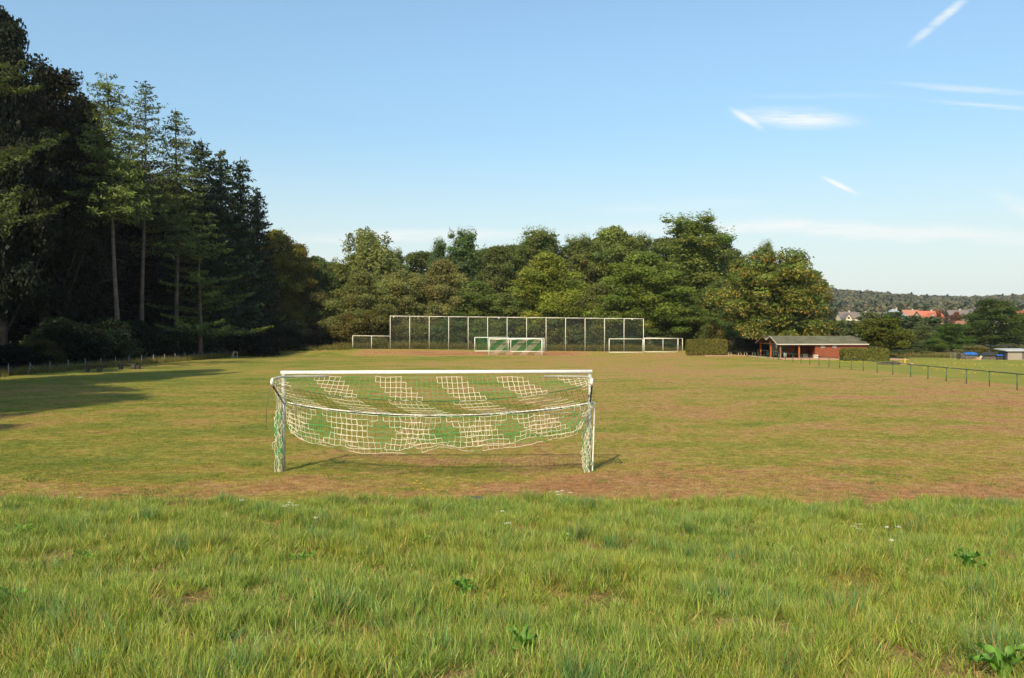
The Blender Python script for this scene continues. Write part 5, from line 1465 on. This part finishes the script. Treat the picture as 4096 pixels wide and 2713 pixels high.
t_ = lumpy('dark_sheet', 1.9, 1.1, 0.1, M['darktarp'], 5, o); t_.location = (0.0, 0.05, 0.655); t_.scale = (1.05, 0.9, 0.5)
o = thing('tarpaulin_stack', 'lower stack under black sheeting right of the blue tarpaulin', 'stack', (pxx(3955, D), D, 0))
MB().box(-0.95, 0.6, -0.5, 0.5, 0.0, 0.62).obj('stack_body', M['pallet'], o)
t_ = lumpy('sheeting', 1.9, 1.2, 0.30, M['darktarp'], 6, o, drape=0.45); t_.location = (-0.2, 0, 0.52)
t_ = lumpy('sheeting', 2.0, 1.0, 0.62, M['darktarp'], 7, o, drape=0.8); t_.location = (1.35, 0, 0)
t_ = lumpy('blue_sheet', 1.1, 0.7, 0.14, M['bluetarp'], 9, o); t_.location = (1.2, -0.1, 0.50); t_.scale = (1, 1, 0.8)
o = thing('pole_shelter', 'dark pole shelter frame between the sheeting and the grey shed', 'shelter', (pxx(4000, 109), 109, 0))
for dx in (-1.15, 1.15): MB().tube([(dx, 0, -0.1), (dx, 0, 1.6)], 0.09, 8).obj('pole', M['darktarp'], o)
MB().box(-1.5, 1.5, -0.5, 0.5, 1.55, 1.68).obj('cover', M['darktarp'], o)
o = thing('sand_heap', 'small pale heap of sand and debris between the two covered stacks', 'heap', (pxx(3912, 104.5), 104.5, 0))
lumpy('heap', 0.9, 0.8, 0.34, M['sand'], 8, o, drape=0.95)
MB().box(-0.05, 0.03, -0.42, 0.1, 0.0, 0.62).obj('white_board', M['concrete'], o).rotation_euler = (0.2, 0.55, 0)
# shed
o = thing('garden_shed', 'low grey-beige shed with flat light roof at the right picture edge', 'shed', (pxx(4065, 104.5), 104.5, 0.0))
MB().box(-1.0, 1.75, 0.0, 2.2, -0.1, 1.02).obj('wall', M['shed'], o)
for k_ in range(8): MB().box(0.72, 1.2, -0.022, -0.002, 0.06 + k_ * 0.115, 0.145 + k_ * 0.115).obj('louvre', M['pallet'], o)
MB().add([(-1.35, -0.25, 1.04), (1.95, -0.25, 1.04), (1.95, 2.4, 1.24), (-1.35, 2.4, 1.24), (-1.35, -0.25, 1.15), (1.95, -0.25, 1.15), (1.95, 2.4, 1.35), (-1.35, 2.4, 1.35)], [(3, 2, 1, 0), (4, 5, 6, 7), (0, 1, 5, 4), (1, 2, 6, 5), (2, 3, 7, 6), (3, 0, 4, 7)]).obj('roof', M['shedroof'], o)
MB().box(-1.28, -1.08, 0.02, 1.6, -0.05, 1.035).obj('side_stack', M['darktarp'], o)
o = thing('wire_enclosure', 'low grey wire enclosure left of the blue tarpaulin', 'fence', (pxx(3820, 106), 106, 0))
for dx in (-0.5, 0.0, 0.5): MB().tube([(dx, 0, -0.1), (dx, 0, 0.85)], 0.025, 6).obj('post', M['galv'], o)
P_ = [(x_, 0, 0.02) for x_ in np.arange(-0.5, 0.51, 0.1)]; Q_ = [(p[0], 0, 0.8) for p in P_]
for z_ in np.arange(0.1, 0.81, 0.1): P_.append((-0.5, 0, z_)); Q_.append((0.5, 0, z_))
w_ = link('wire_mesh', strands_mesh('wire_mesh', [(P_, Q_, 0.006, M['wire'])]), o); w_['kind'] = 'stuff'
o = thing('marker_post', 'short yellow marker post on the meadow behind the railing', 'post', (pxx(3620, 92), 92, 0))
MB().box(-0.05, 0.05, -0.05, 0.05, -0.1, 0.52, 0.01).obj('post', M['yellow'], o); MB().box(-0.06, 0.06, -0.06, 0.06, 0.522, 0.56).obj('cap', M['trim'], o)
o = thing('dirt_mound', 'dark earth mound behind the railing right of the low hedge', 'mound', (pxx(3568, 90), 90, 0.0))
lumpy('mound', 2.6, 2.0, 0.30, M['soil'], 11, o, drape=0.95)
for i, (dx, lb) in enumerate(((0.9, 'brown boulder at the right foot of the dark earth mound'), (1.75, 'small brown boulder furthest right of the dark earth mound'))):
    o = thing('boulder', lb, 'boulder', (pxx(3568, 89) + dx, 88.4, 0.0))
    lumpy('rock', 0.8 - 0.25 * i, 0.5, 0.22, M['sand'], 12 + i, o, nx=8, ny=6, drape=0.9, rough=0.15)

# meadow flowers and weeds
def blossom_mesh(name, P, size, cols, rg, up=1.2):
    V_, F_ = leaf_quads(P, rg.normal(0, 0.5, (len(P), 3)) + [0, -0.4, up], np.full(len(P), size), rg, 0.8)
    cc = np.array(cols)[rg.integers(0, len(cols), len(P))] * rg.uniform(0.8, 1.2, (len(P), 1))
    return np_mesh(name, V_, F_, M['bloom'], cc)
rg = np.random.default_rng(21)
n = 9000
y = rg.uniform(62, 104, n); x = rg.uniform(36, 66, n)
m_ = (clumpy(x, y, 0.32, 1.0) + rg.normal(0, 0.3, n) > 0.3) & (x > 33.5)
x, y = x[m_], y[m_]
o = link('meadow_flowers', blossom_mesh('meadow_flowers', np.stack([x, y, 0.10 + 0.04 * rg.random(len(x))], 1), 0.042, [(0.62, 0.42, 0.02), (0.55, 0.42, 0.04)], rg)); stuff(o, 'yellow flowers scattered in bands over the green meadow behind the railing', 'flowers')
# weeds along fences and tree feet
wp = [tuft_mesh('weed_clump', M['grass'], 130 + i, 60, 0.75, 0.35, 0.035, 0.3, [((0.10, 0.14, 0.03), .5), ((0.17, 0.15, 0.045), .3), ((0.26, 0.18, 0.07), .2)], segs=3) for i in range(4)]
wcol = proto_collection('weed_clumps', wp)
P_ = []
for q in range(1100): 
    y_ = rg.uniform(54, 134); P_.append((-39.4 + rg.normal(0, 0.55) + 0.01 * (y_ - 60), y_, rg.uniform(0.4, 1.1)))
for q in range(1300):
    x_ = rg.uniform(-27, 26); P_.append((x_, BD + 0.6 + abs(rg.normal(0, 1.0)), rg.uniform(0.5, 1.5) * (1.2 if x_ < 22 else 0.7)))
for q in range(260):
    x_ = rg.uniform(-38, -24); P_.append((x_, 128.5 + rg.normal(0, 1.2) + 0.1 * (x_ + 38), rg.uniform(0.5, 1.2)))
for q in range(500):
    x_ = rg.uniform(44, 76); P_.append((x_, 112.3 + abs(rg.normal(0, 1.5)), rg.uniform(0.4, 1.2)))
P_ = np.array(P_); n = len(P_)
scatter('weeds', np.stack([P_[:, 0], P_[:, 1], h(P_[:, 0], P_[:, 1])], 1), np.stack([rg.normal(0, .15, n), rg.normal(0, .15, n), rg.uniform(0, 6.28, n)], 1), np.stack([P_[:, 2]] * 3, 1), rg.integers(0, 4, n), wcol, 'tall weeds and dry grass along the fences and the foot of the trees', 'weeds')

# ------------------------------------------------------------------ plants on the bank
def gp(px, py, lift=0.0):
    """walk a sight line down to the bank"""
    dx, dz = (px - 2048) / F, (HOR - py) / F
    lo = 2.0
    for i in range(600):
        y_ = 2.0 + i * 0.04
        if EYE + dz * y_ <= hz_(dx * y_, y_) + lift: return dx * y_, y_
    return dx * y_, y_
def dock_leaf(seed, L, W_):
    rg = random.Random(seed); mb = MB(); n_ = 7; pts = []
    for i in range(n_ + 1):
        t = i / n_; w_ = W_ * math.sin(math.pi * min(1, 0.08 + 0.92 * t)) ** 0.8 * (1 if t < 1 else 0.1)
        ang = 0.5 + 0.9 * t; px_ = L * (math.sin(0.45) * t + 0.35 * t * t); pz_ = L * (0.85 * t - 0.55 * t * t)
        wv = 0.02 * math.sin(t * 14 + seed)
        pts += [(-w_, px_, pz_ + w_ * 0.35 + wv), (0, px_, pz_), (w_, px_, pz_ + w_ * 0.35 - wv)]
    f = [(i * 3 + k, i * 3 + k + 1, i * 3 + k + 4, i * 3 + k + 3) for i in range(n_) for k in range(2)]
    col = np.array([0.15, 0.30, 0.05]) * rg.uniform(0.8, 1.25)
    return np_mesh('leaf', np.array(pts), np.array(f), M['dock'], np.tile(col, (len(pts), 1)), smooth_=True, tone_domain='POINT')
dleaf = [dock_leaf(i, 0.24 + 0.03 * (i % 3), 0.024 + 0.006 * (i % 2)) for i in range(5)]
docks = [(1855, 2375, 1.25, 'large broad-leaved dock plant in the middle of the bank grass'), (2135, 2095, 1.0, 'dock plant with pointed leaves near the top middle of the bank'),
         (2262, 2165, 0.9, 'dark dock plant right of the top middle one'), (1690, 2175, 1.0, 'dock plant left of the top middle one'), (2870, 2420, 1.0, 'dock plant with folded leaves right of the bank middle'),
         (3880, 2270, 1.5, 'wide light green dock plant with reddish leaf at right'), (4020, 2690, 1.5, 'big dock leaves in the lower right corner'), (90, 2130, 1.1, 'dock plant at the left edge high on the bank'),
         (330, 2240, 1.1, 'dark dock plant left, below the tall umbel stalk'), (960, 2200, 1.0, 'dark leafy dock plant under the white umbels at left'), (1210, 2245, 1.2, 'patch of dark leaves right of the left dock plants'),
         (30, 2420, 1.3, 'bright lobed leaves at the left picture edge'), (2090, 2590, 1.2, 'dock leaf low on the bank beside straw stalks'), (3090, 2195, 0.9, 'dock plant at the upper right of the bank')]
for i, (px_, py_, sc_, lb) in enumerate(docks):
    x_, y_ = gp(px_, py_, 0.08); rr2 = random.Random(i)
    o = thing('dock_plant', lb, 'plant', (x_, y_, hz_(x_, y_) - 0.02), rr2.uniform(0, 6), 'broad-leaved plants in the bank grass', (sc_ * 0.75, sc_ * 0.75, sc_ * 0.9))
    for k_ in range(10):
        link('leaf', dleaf[(k_ + i) % 5], o, (0.02 * math.sin(k_), 0.02 * math.cos(k_), 0.03), (rr2.uniform(-0.1, 0.75), 0, k_ * 2.4 + rr2.uniform(-0.3, 0.3)), (1, 1, rr2.uniform(0.85, 1.25)))
def umbel(px_, py_, hh, lb, col, heads=1, spread=0.06, r=0.045):
    """flower stalk whose top reads at px_, py_"""
    x_, y_ = gp(px_, py_, hh); rg = np.random.default_rng(int(px_))
    o = thing('umbel_flower', lb, 'flower', (x_, y_, hz_(x_, y_)), 0, 'umbel flowers on the bank')
    link('stem', MB().tube([(0, 0, 0), (0.01, 0, hh * 0.6), (0, 0, hh - 0.01)], 0.004, 5, 0.0025).mesh('stem', leafgreen), o)
    for k_ in range(heads):
        a = k_ * 2.1; ox, oy, oz = (0, 0, 0) if k_ == 0 else (spread * math.cos(a), spread * math.sin(a), -0.03 - 0.03 * rg.random())
        if k_: link('stem', MB().tube([(0, 0, hh * 0.6), (ox, oy, hh + oz)], 0.003, 4).mesh('stem', leafgreen), o)
        P2 = np.stack([rg.normal(0, r * 0.5, 30), rg.normal(0, r * 0.5, 30), 0.006 * rg.random(30)], 1)
        link('flower_head', blossom_mesh('flower_head', P2, 0.0065, [col], rg), o, (ox, oy, hh + oz))
leafgreen = plain('stem_green', (0.14, 0.20, 0.05), 0.6)
WH = (0.62, 0.62, 0.52)
umbel(963, 2002, 0.42, 'single flat white umbel at the upper edge of the bank, left', WH)
umbel(1155, 2012, 0.42, 'cluster of three white umbels standing above the bank grass at left', WH, 4, 0.09)
umbel(1263, 2072, 0.36, 'lone white umbel below and right of the three clustered ones', WH)
umbel(2008, 2047, 0.34, 'white umbel just left of the top middle dock plant', WH)
umbel(2030, 2095, 0.30, 'low white umbel directly beside the top middle dock plant', WH)
umbel(2250, 1965, 0.50, 'group of thin pale umbels rising against the brown turf right of middle', WH, 5, 0.14, 0.04)
umbel(3550, 2110, 0.36, 'white umbel, upper left of the trio at the right of the bank', WH)
umbel(3595, 2110, 0.36, 'white umbel, upper right of the trio at the right of the bank', WH)
umbel(3570, 2163, 0.32, 'white umbel, lowest of the trio at the right of the bank', WH)
umbel(3440, 2102, 0.62, 'tall greenish umbel stalk with yellow leaves left of the white trio', (0.42, 0.45, 0.22), 3, 0.07, 0.05)
umbel(195, 1940, 0.62, 'tall yellow-green umbel stalk at the left of the bank edge', (0.25, 0.36, 0.06), 4, 0.10, 0.05)
umbel(317, 1992, 0.30, 'small pale umbel right of the tall yellow-green stalk', WH)
g3 = 'dandelions on the worn turf'
for i, (px_, py_, lb) in enumerate(((1668, 1925, 'upper dandelion in front of the near goal'), (1655, 1932, 'left dandelion in front of the near goal'), (1684, 1937, 'middle dandelion in front of the near goal'), (1690, 1955, 'lower dandelion in front of the near goal'), (1710, 1961, 'lowest right dandelion in front of the near goal'))):
    D = F * (EYE - 0.06) / (py_ - HOR); x_ = pxx(px_, D); rg = np.random.default_rng(i)
    o = thing('dandelion', lb, 'flower', (x_, D, 0), 0, g3)
    link('stem', MB().tube([(0, 0, 0), (0, 0, 0.06)], 0.003, 4).mesh('stem', leafgreen), o)
    link('flower_head', blossom_mesh('flower_head', rg.normal(0, 0.008, (26, 3)) * [1, 1, 0.4], 0.011, [(0.80, 0.50, 0.01)], rg), o, (0, 0, 0.065))
# grey drain lid in the turf at the bank foot
x_, D = pxx(1897, 16.9), 16.75
o = thing('drain_cover', 'flat grey stone cover lying at the foot of the bank', 'cover', (x_, D, hz_(x_, D) + 0.02))
MB().tube([(0, 0, 0), (0, 0, 0.035)], 0.25, 20).obj('lid', M['darkconcrete'], o)
print('objects', len(C.objects))

# ------------------------------------------------------------------ thin haze in the air
hm = bpy.data.materials.new('air_haze'); hm.use_nodes = True; t = hm.node_tree; t.nodes.clear()
pv = node(t, 'ShaderNodeVolumePrincipled', {'Color': (0.80, 0.88, 1.0, 1), 'Density': 0.00010, 'Anisotropy': 0.2})
node(t, 'ShaderNodeOutputMaterial', {'Volume': pv.outputs[0]})
o = MB().box(-1620, 2020, -420, 2620, -2.5, 140).obj('haze', hm); stuff(o, 'faint bluish haze in the air over the far wooded hill', 'haze')
